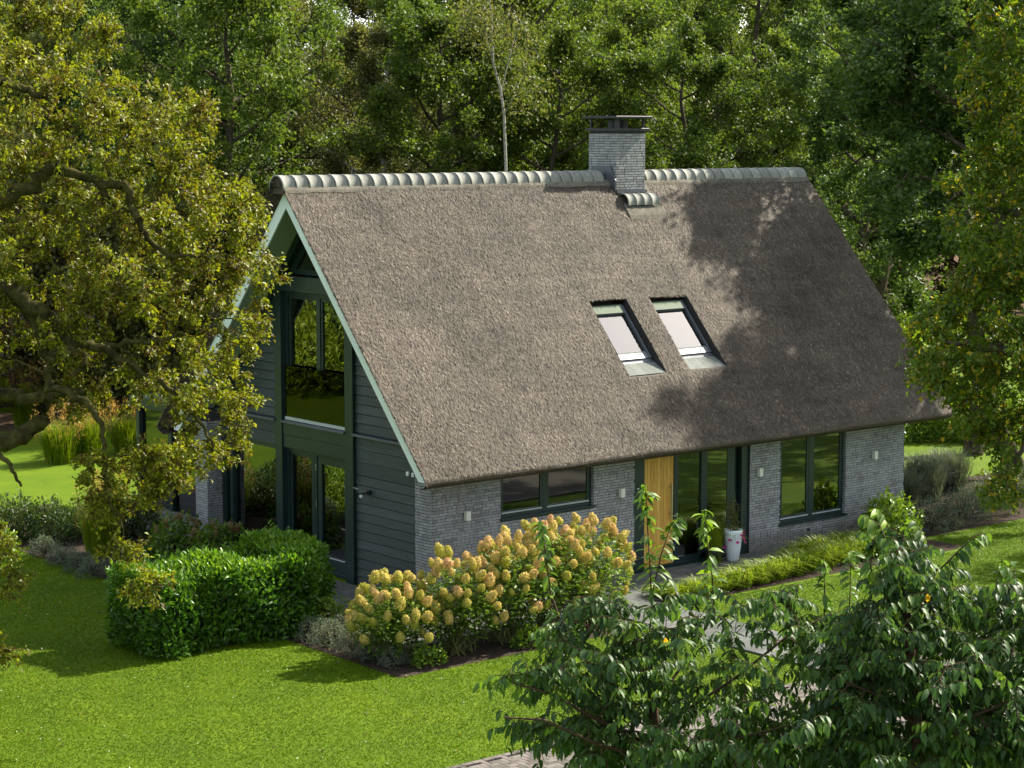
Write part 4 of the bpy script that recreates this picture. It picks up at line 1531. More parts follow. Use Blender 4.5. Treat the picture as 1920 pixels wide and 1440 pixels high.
# ---- trees modelled from limbs and leaf sprays --------------------------------------
def spray_tree(root_name, label, loc, limbs, centres, leafkind, lmat, bmat, seed, per, size, ratio, spread, droop=.3, tonebias=0.0):
    rng = np.random.default_rng(seed)
    loc = np.asarray(loc, float)
    t = thing(root_name, label, 'tree', tuple(loc))
    polys = []
    nodes, nrad = [], []
    for pts, r0, r1 in limbs:
        pts = np.asarray(pts, float)
        # resample with slight crookedness
        s = np.linspace(0, len(pts) - 1, (len(pts) - 1) * 4 + 1)
        q = np.stack([np.interp(s, np.arange(len(pts)), pts[:, c]) for c in range(3)], -1)
        q[1:-1] += rng.normal(0, .03, (len(q) - 2, 3))
        rad = np.linspace(r0, r1, len(q))
        polys.append((q - loc, rad))
        nodes += list(q)
        nrad += list(rad)
    nodes, nrad = np.array(nodes), np.array(nrad)
    C = np.asarray(centres, float)
    d0 = np.array([np.min(np.sum((nodes - c_) ** 2, 1)) for c_ in C])
    C = C[np.argsort(d0)]
    tips = []
    for c_ in C:
        dd = np.sum((nodes - c_) ** 2, 1)
        i = int(np.argmin(dd + .4 * rng.uniform(0, 1, len(dd)) * dd))
        a = nodes[i]
        ln = math.sqrt(dd[i]) + 1e-6
        m1 = a + (c_ - a) * .35 + rng.normal(0, .09 * ln, 3) + np.array([0, 0, .10 * ln])
        m2 = a + (c_ - a) * .7 + rng.normal(0, .07 * ln, 3) + np.array([0, 0, .10 * ln])
        pts = np.array([a, m1, m2, c_])
        rr = min(nrad[i] * .6, .012 + .018 * ln)
        polys.append((pts - loc, np.linspace(rr, .005, 4)))
        nodes = np.vstack([nodes, m1, m2, c_])
        nrad = np.concatenate([nrad, [rr * .8, rr * .6, .008]])
        tips.append((m2, c_))
    tips = np.array(tips)
    # side twigs
    sub = []
    for a, b in tips:
        for _ in range(4):
            u = rng.uniform(.2, 1.1)
            p = a + (b - a) * u
            d = unit(b - a) * .6 + rng.normal(0, .8, 3)
            d[2] -= droop * .6
            e = p + unit(d) * rng.uniform(.5, 1.2) * spread
            sub.append((p, e))
            polys.append((np.array([p, e]) - loc, np.array([.006, .0025])))
    sub = np.array(sub)
    V, Q = tubes(polys, 8)
    tr = obj('trunk', np_mesh('trunk', V, Q), t, bmat)
    tr.data.polygons.foreach_set('use_smooth', [True] * len(tr.data.polygons))
    n = len(sub) * per
    idx = np.repeat(np.arange(len(sub)), per)
    u = rng.uniform(.05, 1.08, n)[:, None]
    P = sub[idx, 0] * (1 - u) + sub[idx, 1] * u + rng.normal(0, spread * .13, (n, 3))
    D = unit(sub[idx, 1] - sub[idx, 0]) * .6 + rng.normal(0, .75, (n, 3)) - np.array([0, 0, droop])
    N = rng.normal(0, .7, (n, 3)) + np.array([.3, -.15, .8])
    L = size * rng.uniform(.65, 1.3, n)
    tone = rng.normal(0, 1, len(sub))[idx]
    r = np.clip(.5 + tonebias + .14 * tone + rng.normal(0, .22, n), 0, 1)
    v, tt, r = leaves(P - loc, D, N, L, L * ratio, leafkind, r)
    c_ = obj('crown', np_mesh('crown', v, tt, r), t, lmat)
    c_['kind'] = 'stuff'
    return t


def sample_px(rng, poly, n, dep, thick, hole=()):
    """points through the depth of a crown whose outline is poly"""
    poly = np.asarray(poly, float)
    lo, hi = poly.min(0), poly.max(0)
    out = []
    while len(out) < n:
        u, v = rng.uniform(lo[0], hi[0]), rng.uniform(lo[1], hi[1])
        if not in_poly(np.array([u]), np.array([v]), poly)[0]:
            continue
        if any(in_poly(np.array([u]), np.array([v]), h)[0] and rng.uniform() < p for h, p in hole):
            continue
        # thinner towards the outline
        e = min(np.min(np.hypot(poly[:, 0] - u, poly[:, 1] - v)) / 160.0, 1.0)
        out.append(at_depth(u, v, dep + rng.normal(0, thick * (.35 + .65 * e))))
    return out


rg = np.random.default_rng(41)
D1 = 35.0


def pxl(pts, d=D1, jit=.0):
    return [at_depth(u, v, d + jit * i) for i, (u, v) in enumerate(pts)]


base_oak = ground(-150, 1262)
LIMBS = [
    ([base_oak] + pxl([(-150, 1050), (-140, 880)]), .42, .34),
    (pxl([(-140, 880), (-130, 700), (-110, 520), (-100, 330), (-60, 150), (-40, 20)]), .32, .07),
    (pxl([(-140, 880), (-70, 862), (0, 832), (40, 815), (73, 796), (80, 768), (88, 748), (110, 735), (160, 735)], 34.6), .20, .06),
    (pxl([(-130, 720), (-60, 728), (0, 736), (45, 747), (83, 745)], 34.3), .15, .09),
    (pxl([(-120, 560), (-40, 540), (27, 544), (55, 583), (76, 626), (89, 675), (113, 705)], 34.8), .16, .07),
    (pxl([(27, 544), (61, 577), (92, 592), (113, 620), (128, 641), (171, 650), (199, 657), (226, 678), (270, 700)], 34.4), .13, .05),
    (pxl([(89, 680), (97, 668), (122, 654), (153, 663), (159, 684), (140, 702)], 34.2), .08, .05),
    (pxl([(171, 650), (215, 652), (262, 640), (300, 640), (350, 628)], 34.6), .055, .025),
    (pxl([(-115, 480), (-50, 400), (67, 347), (93, 320), (110, 313), (133, 323), (187, 343), (207, 377), (222, 433)], 34.6), .15, .04),
    (pxl([(187, 343), (230, 345), (257, 400), (266, 430), (293, 458), (318, 479), (360, 482), (397, 479)], 34.2), .08, .025),
    (pxl([(-100, 250), (-40, 160), (0, 153), (43, 167), (90, 180)], 34.8), .12, .05),
    (pxl([(27, 548), (100, 543), (170, 545), (250, 560), (330, 590), (400, 600)], 36), .09, .03),
    (pxl([(89, 690), (92, 730), (150, 745), (190, 790), (195, 850), (200, 920), (214, 960), (226, 990)], 33.6), .07, .02),
    (pxl([(-70, 862), (-10, 850), (30, 880), (40, 912)], 34), .06, .02),
    (pxl([(-150, 1000), (-90, 960), (-40, 1000), (0, 1060)], 34.5), .09, .03),
    (pxl([(226, 678), (300, 720), (350, 760), (390, 820), (410, 860)], 34.4), .05, .02),
]
OUT = [(-420, 200), (-250, 60), (-80, 10), (60, 90), (130, 115), (210, 135), (280, 165), (345, 172), (405, 205), (418, 245), (398, 300), (455, 330), (498, 372), (505, 415), (470, 450), (512, 480), (522, 525), (488, 560), (497, 615), (490, 650), (465, 690), (478, 745), (468, 800), (440, 850), (405, 880), (360, 880), (320, 905), (250, 925), (205, 900), (150, 860), (110, 770), (90, 690), (0, 690), (-60, 760), (-420, 800)]
HOLE = [([(-10, 640), (100, 660), (110, 760), (330, 770), (330, 830), (110, 900), (-10, 880)], .88), ([(60, 300), (215, 320), (215, 370), (60, 370)], .55), ([(20, 540), (280, 590), (280, 720), (60, 720)], .72), ([(-420, 0), (-30, 0), (-30, 900), (-420, 900)], .6)]
CEN = sample_px(rg, OUT, 640, 35.2, 1.25, HOLE)
CEN += sample_px(rg, [(140, 830), (330, 840), (345, 900), (300, 960), (200, 990), (150, 930)], 34, 33.6, .4)
CEN += sample_px(rg, [(200, 1020), (300, 1030), (308, 1070), (270, 1120), (210, 1080)], 9, 33.0, .2)
CEN += sample_px(rg, [(-60, 960), (20, 985), (50, 1040), (45, 1110), (5, 1110), (-60, 1150)], 18, 34.0, .3)
CEN += sample_px(rg, [(-60, 1170), (10, 1190), (20, 1225), (-60, 1240)], 6, 34.0, .2)
CEN += sample_px(rg, [(0, 0), (130, 0), (210, 60), (200, 110), (60, 80), (0, 60)], 34, 38.5, .5)
spray_tree('oak_tree', 'gnarled oak with mossy limbs and yellow brown leaves beside the gable', base_oak, LIMBS, CEN, 'mid', M['oakleaf'], M['mossbark'], 42, 29, .086, .54, .31, .2, .03)

rg = np.random.default_rng(51)
D2 = 34.0
base_r = np.array([5.2, -13.0, 0.0])
OUTR = [(1840, -30), (1800, 90), (1835, 215), (1790, 330), (1772, 420), (1812, 470), (1790, 535), (1725, 585), (1702, 640), (1692, 682), (1750, 712), (1785, 770), (1828, 800), (1848, 850), (1832, 915), (1868, 945), (1930, 905), (2060, 900), (2300, 760), (2420, 400), (2300, 40), (2100, -120), (1950, -140)]


def pr(u, v, d=D2):
    return at_depth(u, v, d)


d_base = float((base_r - CAM) @ FWD)
ub = 960 + FPX * float((base_r - CAM) @ RGT) / d_base
LIMR = [([base_r, pr(ub, 900), pr(ub - 5, 700)], .38, .30),
        ([pr(ub - 5, 700), pr(ub - 20, 450), pr(ub - 30, 200), pr(ub - 20, 0)], .30, .08),
        ([pr(ub - 5, 720), pr(1990, 690, 33.5), pr(1900, 660, 33.2), pr(1830, 650, 33.0), pr(1770, 640, 33.0)], .15, .03),
        ([pr(ub - 5, 780), pr(1990, 800, 33.5), pr(1930, 830, 33.2), pr(1890, 880, 33.2)], .11, .02),
        ([pr(ub - 15, 500), pr(1990, 440, 33.5), pr(1900, 400, 33.5), pr(1820, 390, 33.2)], .13, .03),
        ([pr(ub - 25, 280), pr(2000, 180, 34), pr(1920, 110, 34), pr(1860, 80, 33.5)], .12, .03),
        ([pr(ub - 15, 500), pr(2160, 400, 34.6), pr(2260, 330, 35)], .12, .03)]
CENR = sample_px(rg, OUTR, 760, 33.7, 1.2, [([(1940, -140), (2420, -140), (2420, 900), (1940, 900)], .35)])
spray_tree('oak_tree', 'green oak with some yellow leaves hanging before the shaded roof corner', base_r, LIMR, CENR, 'mid', M['oakgreen'], M['bark'], 52, 24, .096, .6, .38, .2, .0)


# ---- cherry trees in the foreground ---------------------------------------------------
def cherry(label, loc, trunkpts, shoots, mass, n_sprays, dep, seed, yellow, leaf_objs):
    rng = np.random.default_rng(seed)
    loc = np.asarray(loc, float)
    t = thing('cherry_tree', label, 'tree', tuple(loc))
    polys, nodes, nrad = [], [], []

    def add(pts, r0, r1):
        pts = np.asarray(pts, float)
        s = np.linspace(0, len(pts) - 1, (len(pts) - 1) * 4 + 1)
        q = np.stack([np.interp(s, np.arange(len(pts)), pts[:, c]) for c in range(3)], -1)
        rad = np.linspace(r0, r1, len(q))
        polys.append((q - loc, rad))
        nodes.extend(q)
        nrad.extend(rad)
        return q
    for pts, r0, r1 in trunkpts:
        add(pts, r0, r1)
    LP, LD, LN, LL, LR = [], [], [], [], []
    OP = []

    def leafy(q, start, gap, lmin, lmax, tone, store=None, dro=.55):
        """leaves alternate along a twig q, drooping"""
        seg = np.linalg.norm(np.diff(q, axis=0), axis=1)
        cum = np.concatenate([[0], np.cumsum(seg)])
        tot = cum[-1]
        a = start * tot
        k = rng.integers(0, 2)
        while a < tot:
            p = np.array([np.interp(a, cum, q[:, c]) for c in range(3)])
            tn = np.array([np.interp(min(a + .02, tot), cum, q[:, c]) for c in range(3)]) - np.array([np.interp(max(a - .02, 0), cum, q[:, c]) for c in range(3)])
            tn = tn / (np.linalg.norm(tn) + 1e-9)
            sd = np.cross(tn, [0, 0, 1])
            if np.linalg.norm(sd) < .35:
                ang = rng.uniform(0, 2 * PI)
                sd = np.array([math.cos(ang), math.sin(ang), 0])
            sd = sd / np.linalg.norm(sd) * (1 if k % 2 else -1)
            k += 1
            d = sd * rng.uniform(.6, 1.1) + tn * rng.uniform(.1, .6) + np.array([0, 0, -dro * rng.uniform(.5, 1.7)]) + rng.normal(0, .15, 3)
            nn = np.array([0, 0, 1.0]) + sd * .5 + rng.normal(0, .25, 3)
            rec = (p, d, nn, rng.uniform(lmin, lmax), np.clip(tone + rng.normal(0, .13), 0, 1))
            if store is not None and len(store) < leaf_objs:
                store.append(rec)
            else:
                LP.append(rec[0]); LD.append(rec[1]); LN.append(rec[2]); LL.append(rec[3]); LR.append(rec[4])
            a += gap * rng.uniform(.6, 1.4)
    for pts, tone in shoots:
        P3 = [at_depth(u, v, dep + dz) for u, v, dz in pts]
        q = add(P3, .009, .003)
        leafy(q, .05, .022, .09, .15, tone + .16, OP, .48)  # shoot leaves toned up, sunlight put into their colour, most at the tips
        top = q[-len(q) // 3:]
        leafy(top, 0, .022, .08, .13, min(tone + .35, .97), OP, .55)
    nodes_, nrad_ = np.array(nodes), np.array(nrad)
    C = np.array(mass)
    d0 = np.array([np.min(np.sum((nodes_ - c_) ** 2, 1)) for c_ in C])
    for c_ in C[np.argsort(d0)]:
        dd = np.sum((nodes_ - c_) ** 2, 1)
        i = int(np.argmin(dd * (1 + .5 * rng.uniform(0, 1, len(dd)))))
        a = nodes_[i]
        ln = math.sqrt(dd[i]) + 1e-6
        m1 = a + (c_ - a) * .35 + rng.normal(0, .05 * ln, 3) + np.array([0, 0, .12 * ln])
        m2 = a + (c_ - a) * .7 + rng.normal(0, .04 * ln, 3) + np.array([0, 0, .10 * ln])
        hd = (c_ - a)
        hd[2] *= .4
        tip = c_ + unit(hd) * rng.uniform(.10, .28) + np.array([0, 0, -.05])
        q = np.array([a, m1, m2, c_, tip])
        rr = min(nrad_[i] * .7, .02)
        polys.append((q - loc, np.linspace(rr, .0025, 5)))
        nodes_ = np.vstack([nodes_, m1, m2, c_])
        nrad_ = np.concatenate([nrad_, [rr * .8, rr * .6, .006]])
        leafy(np.array([m1, m2, c_, tip]), .1, .028, .06, .125, .36 + rng.normal(0, .14))
        for _ in range(3):
            p = m2 + (c_ - m2) * rng.uniform(0, 1)
            d = unit(hd) * .5 + rng.normal(0, .7, 3)
            d[2] *= .6
            e = p + unit(d) * rng.uniform(.12, .32)
            qq = np.array([p, (p + e) / 2 + np.array([0, 0, .02]), e + np.array([0, 0, -.02])])
            polys.append((qq - loc, np.array([.004, .003, .002])))
            leafy(qq, .1, .027, .055, .115, .36 + rng.normal(0, .14))
    V, Q = tubes(polys, 6)
    tr = obj('trunk', np_mesh('trunk', V, Q), t, M['twig'])
    v, tt, r = leaves(np.array(LP) - loc, np.array(LD), np.array(LN), np.array(LL), np.array(LL) * .46, 'long', np.array(LR))
    c_ = obj('crown', np_mesh('crown', v, tt, r), t, M['cherry'])
    c_['kind'] = 'stuff'
    # single leaves of the upright shoots
    shared = {}
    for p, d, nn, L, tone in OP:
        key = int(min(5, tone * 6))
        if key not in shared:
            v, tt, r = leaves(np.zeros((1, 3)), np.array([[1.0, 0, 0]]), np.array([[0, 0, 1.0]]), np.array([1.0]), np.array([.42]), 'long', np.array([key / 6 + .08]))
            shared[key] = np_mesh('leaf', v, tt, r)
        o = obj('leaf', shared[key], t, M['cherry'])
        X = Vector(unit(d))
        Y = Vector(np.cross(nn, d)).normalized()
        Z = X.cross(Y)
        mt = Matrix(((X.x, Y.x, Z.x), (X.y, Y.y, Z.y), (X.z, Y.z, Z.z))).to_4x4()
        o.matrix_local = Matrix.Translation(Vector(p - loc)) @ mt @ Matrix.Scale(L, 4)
    for u, v in yellow:
        p = at_depth(u, v, dep - .5) - loc
        vv, tt, r = leaves(np.zeros((1, 3)), np.array([[.1, .05, -1.0]]), np.array([-FWD]), np.array([.085]), np.array([.042]), 'long', np.array([.5]))
        o = obj('leaf', np_mesh('leaf', vv, tt, r), t, M['yellowleaf'])
        o.location = p
        o['label'] = 'single yellowed leaf'
    return t


rg = np.random.default_rng(61)
DC = 17.0
cb = at_depth(1230, 1440, DC)
cbase = np.array([cb[0], cb[1], 0.0])


def P17(u, v, d=0.0):
    return at_depth(u, v, DC + d)


TR = [([cbase, P17(1235, 1440), P17(1225, 1330), P17(1215, 1230)], .06, .03),
      ([P17(1230, 1380), P17(1130, 1280, .2), P17(1060, 1190, .3), P17(1035, 1120, .3)], .018, .009),
      ([P17(1232, 1400), P17(1120, 1350, -.4), P17(1030, 1300, -.6), P17(960, 1280, -.7)], .022, .007),
      ([P17(1235, 1420), P17(1130, 1400, -.6), P17(1020, 1350, -.9), P17(945, 1345, -1)], .020, .006),
      ([P17(1225, 1330), P17(1290, 1230, .3), P17(1340, 1150, .4)], .018, .009),
      ([P17(1230, 1370), P17(1380, 1270, -.2), P17(1480, 1190, -.2), P17(1560, 1150, 0)], .014, .006),
      ([P17(1235, 1440), P17(1360, 1390, -.5), P17(1480, 1360, -.7)], .016, .006)]
SH = [([(1035, 1130, .3), (1025, 1060, .3), (1018, 1005, .3), (1014, 975, .3)], .45),
      ([(1215, 1240, 0), (1222, 1130, 0), (1216, 1020, 0), (1212, 950, 0), (1210, 908, 0)], .50),
      ([(1222, 1120, 0), (1240, 1040, .1), (1258, 985, .15), (1272, 968, .2)], .50),
      ([(1340, 1160, .4), (1335, 1080, .4), (1326, 1010, .4), (1320, 955, .4)], .52),
      ([(1200, 1270, -.2), (1190, 1200, -.2), (1188, 1160, -.2)], .48),
      ([(1440, 1240, .3), (1438, 1170, .3), (1436, 1110, .3)], .40),
      ([(1545, 1190, .3), (1546, 1110, .3), (1545, 1050, .3)], .42),
      ([(1590, 1200, .4), (1594, 1110, .4), (1595, 1030, .4)], .42)]
MASS = sample_px(rg, [(940, 1265), (1060, 1160), (1000, 1130), (1060, 1110), (1160, 1130), (1290, 1110), (1350, 1120), (1470, 1110), (1560, 1120), (1620, 1160), (1600, 1300), (1620, 1440), (1120, 1450), (1080, 1400), (950, 1390), (945, 1340), (1100, 1330), (1000, 1300)], 235, DC, .5,
                 [([(1230, 1190), (1480, 1170), (1500, 1230), (1330, 1310), (1260, 1310)], .55), ([(960, 1310), (1120, 1300), (1120, 1350), (960, 1350)], .8)])
MASS += sample_px(rg, [(1100, 1380), (1640, 1340), (1640, 1470), (1060, 1470)], 80, DC, .6)
MASS += sample_px(rg, [(945, 1265), (1060, 1240), (1090, 1290), (1000, 1300)], 6, DC - .6, .1)
cherry('young cherry tree with drooping dark leaves in front of the brick driveway', cbase, TR, SH, MASS, 0, DC, 62, [(1248, 1195)], 290)

cb = at_depth(1720, 1440, 16.2)
cbase2 = np.array([cb[0], cb[1], 0.0])


def P16(u, v, d=0.0):
    return at_depth(u, v, 16.2 + d)


TR2 = [([cbase2, P16(1722, 1440), P16(1715, 1300), P16(1700, 1150)], .07, .035),
       ([P16(1718, 1360), P16(1640, 1300, -.3), P16(1560, 1270, -.4)], .018, .007),
       ([P16(1718, 1340), P16(1800, 1240, .1), P16(1850, 1160, .2), P16(1900, 1110, .2)], .018, .007),
       ([P16(1720, 1400), P16(1830, 1340, -.3), P16(1930, 1300, -.4)], .018, .007),
       ([P16(1705, 1200), P16(1730, 1120, .2), P16(1760, 1060, .2)], .022, .010)]
SH2 = [([(1700, 1160, 0), (1690, 1080, 0), (1675, 1010, 0), (1655, 965, 0), (1640, 952, 0)], .42),
       ([(1705, 1140, .1), (1718, 1080, .1), (1712, 1020, .1), (1700, 985, .1)], .45),
       ([(1760, 1070, .2), (1800, 1030, .2), (1830, 1005, .2), (1850, 1000, .2)], .40),
       ([(1900, 1120, .2), (1905, 1080, .2), (1900, 1062, .2)], .38),
       ([(1640, 1110, -.1), (1632, 1060, -.1), (1640, 1010, -.1)], .48),
       ([(1720, 1120, .0), (1740, 1060, .0), (1735, 1010, .0), (1715, 975, .0)], .44),
       ([(1680, 1100, -.1), (1668, 1030, -.1), (1650, 985, -.1), (1622, 965, -.1)], .50),
       ([(1850, 1160, .2), (1868, 1100, .2), (1880, 1050, .2)], .40)]
MASS2 = sample_px(rg, [(1560, 1230), (1620, 1120), (1640, 1000), (1690, 980), (1740, 1080), (1800, 1080), (1830, 1130), (1930, 1080), (2050, 1200), (2050, 1460), (1560, 1460)], 250, 16.2, .5)
MASS2 += sample_px(rg, [(1580, 1180), (1950, 1180), (1980, 1460), (1560, 1460)], 120, 16.4, .6)
cherry('larger cherry tree with hanging green leaves and a few yellow ones', cbase2, TR2, SH2, MASS2, 0, 16.2, 63, [(1740, 1112)], 200)

# ---- laurel hedge ---------------------------------------------------------------------
def hedge_leaves(rng, x0, x1, y0, y1, h, n):
    """leaf positions and outward normals on a soft-edged block"""
    dims = np.array([(x1 - x0), (y1 - y0), h])
    areas = np.array([dims[1] * dims[2]] * 2 + [dims[0] * dims[2]] * 2 + [dims[0] * dims[1]])
    f = rng.choice(5, n, p=areas / areas.sum())
    u, v = rng.uniform(0, 1, n), rng.uniform(0, 1, n)
    P = np.zeros((n, 3))
    N = np.zeros((n, 3))
    for k in range(5):
        m = f == k
        if k < 2:
            P[m] = np.stack([np.full(m.sum(), x0 if k == 0 else x1), y0 + u[m] * dims[1], v[m] * h], -1)
            N[m] = [-1 if k == 0 else 1, 0, 0]
        elif k < 4:
            P[m] = np.stack([x0 + u[m] * dims[0], np.full(m.sum(), y0 if k == 2 else y1), v[m] * h], -1)
            N[m] = [0, -1 if k == 2 else 1, 0]
        else:
            P[m] = np.stack([x0 + u[m] * dims[0], y0 + v[m] * dims[1], np.full(m.sum(), h)], -1)
            N[m] = [0, 0, 1]
    # round the block and make its face uneven
    c_ = np.array([(x0 + x1) / 2, (y0 + y1) / 2, h * .45])
    q = (P - c_) / (dims / 2)
    e = np.sort(np.abs(q), 1)
    P -= (q * dims / 2) * (.055 * np.clip(e[:, 1] - .7, 0, 1) / .3)[:, None]
    bump = .07 * np.sin(P[:, 0] * 3.1 + P[:, 2] * 2) + .06 * np.sin(P[:, 1] * 4 + P[:, 0] * 1.7) + .05 * np.sin(P[:, 2] * 5 + P[:, 0] * 4)
    P += N * (bump - np.abs(rng.normal(0, .14, n)))[:, None]
    P[:, 2] = np.maximum(P[:, 2], .03)
    return P, N


rg = np.random.default_rng(71)
hd = thing('laurel_hedge', 'clipped glossy laurel hedge between the lawn and the gable', 'hedge', (-4, 1, 0))
hl = np.array([-4.0, 1.0, 0.0])
pp = []
for (a, b, c1, d1, h, n) in [(-6.2, -2.55, .05, 1.9, 1.50, 13500), (-3.3, -2.05, .45, 1.95, 1.62, 6500)]:
    P, N = hedge_leaves(rg, a, b, c1, d1, h, n)
    n = len(P)
    up = np.array([0, 0, 1.0])
    D = N * .7 + up * rg.uniform(.2, 1.0, (n, 1)) + rg.normal(0, .55, (n, 3))
    NN = N * .9 + up * .5 + rg.normal(0, .45, (n, 3))
    L = rg.uniform(.10, .17, n)
    r = np.clip(.38 + .22 * (P[:, 2] / h) + rg.normal(0, .17, n) + .25 * (N[:, 2] > .5), 0, 1)  # upper and top-facing leaves lighter, sunlight put into the tone
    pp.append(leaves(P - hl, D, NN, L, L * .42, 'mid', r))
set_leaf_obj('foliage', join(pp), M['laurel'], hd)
# loose shoots on top
P, D, R_ = [], [], []
for _ in range(70):
    x_, y_ = rg.uniform(-6.1, -2.0), rg.uniform(.1, 2.0)
    if x_ > -2.2 or (x_ > -3.0 and y_ < .6):
        continue
    z0 = 1.42 if x_ < -3.0 else 1.6
    ln = rg.uniform(.10, .26)
    for k in range(7):
        P.append((x_ + rg.normal(0, .01), y_ + rg.normal(0, .01), z0 + ln * k / 6))
        a = rg.uniform(0, 6.28)
        D.append((math.cos(a), math.sin(a), .9))
        R_.append(.85 + rg.normal(0, .08))
P, D = np.array(P), np.array(D)
set_leaf_obj('shoots', leaves(P - hl, D, np.array([0, 0, 1.0]) + rg.normal(0, .4, (len(P), 3)), rg.uniform(.07, .11, len(P)), rg.uniform(.03, .045, len(P)), 'mid', np.clip(np.array(R_), 0, 1)), M['laurel'], hd)
st = []
for _ in range(60):
    x_, y_ = rg.uniform(-6.0, -3.4), rg.uniform(.25, 1.8)
    st.append((np.array([[x_, y_, 0], [x_ + rg.normal(0, .1), y_ + rg.normal(0, .1), .7], [x_ + rg.normal(0, .2), y_ + rg.normal(0, .2), 1.3]]) - hl, np.array([.02, .014, .006])))
for _ in range(30):
    x_, y_ = rg.uniform(-3.0, -2.3), rg.uniform(.7, 1.8)
    st.append((np.array([[x_, y_, 0], [x_ + rg.normal(0, .1), y_ + rg.normal(0, .1), .8], [x_ + rg.normal(0, .2), y_ + rg.normal(0, .2), 1.5]]) - hl, np.array([.02, .014, .006])))
V, Q = tubes(st)
o = obj('stems', np_mesh('stems', V, Q), hd, M['twig'])
o['kind'] = 'stuff'
# a dense inner thicket so that the hedge is not see-through
n = 5000
P = np.concatenate([np.stack([rg.uniform(-6.0, -3.3, n), rg.uniform(.25, 1.8, n), rg.uniform(.03, 1.3, n)], -1), np.stack([rg.uniform(-3.0, -2.25, n), rg.uniform(.65, 1.8, n), rg.uniform(.03, 1.5, n)], -1)])
set_leaf_obj('inner_leaves', leaves(P - hl, rg.normal(0, 1, P.shape), rg.normal(0, 1, P.shape), rg.uniform(.10, .15, len(P)), rg.uniform(.06, .08, len(P)), 'far', rg.uniform(0, .35, len(P))), M['laurel'], hd)


# ---- panicle hydrangeas ------------------------------------------------------------------
def bloom_mesh(seed, tone):
    rng = np.random.default_rng(seed)
    n = 380
    a = rng.uniform(0, 2 * PI, n)
    t = rng.uniform(0, 1, n)
    rr = np.sqrt(np.clip(np.sin(PI * (.12 + .88 * t) * .98), 0, 1)) * (1 - .30 * t)
    P = np.stack([rr * np.cos(a) * .5, rr * np.sin(a) * .5, t * 1.15 - .25], -1)
    N = unit(np.stack([np.cos(a), np.sin(a), (t - .35) * 1.6], -1))
    P += N * rng.normal(0, .055, (n, 1))
    D = np.cross(N, rng.normal(0, 1, (n, 3)))
    r = np.clip(tone + .22 * (t - .4) + rng.normal(0, .24, n), 0, 1)
    A = leaves(P, D, N + rng.normal(0, .35, (n, 3)), rng.uniform(.10, .20, n), rng.uniform(.09, .17, n), 'far', r)
    # body inside the florets
    u = np.linspace(0, 1, 7)
    V, T, b = [], [], 0
    for k, tt in enumerate(u):
        q = math.sqrt(max(0.0, math.sin(PI * (.12 + .88 * tt) * .98))) * (1 - .30 * tt) * .36
        for j in range(9):
            an = 2 * PI * j / 9
            V.append((q * math.cos(an), q * math.sin(an), tt * 1.12 - .25))
    for k in range(6):
        for j in range(9):
            a0, a1 = k * 9 + j, k * 9 + (j + 1) % 9
            T += [(a0, a1, a1 + 9), (a0, a1 + 9, a0 + 9)]
    B = (np.array(V), np.array(T), np.full(len(V), max(0, tone - .25)))
    v, t_, r = join([A, B])
    me = np_mesh('flower_head', v, t_, r)
    me.materials.append(M['bloom'])
    return me


BLOOMS = [bloom_mesh(200 + i, tn) for i, tn in enumerate((.10, .25, .40, .55, .75, .9))]


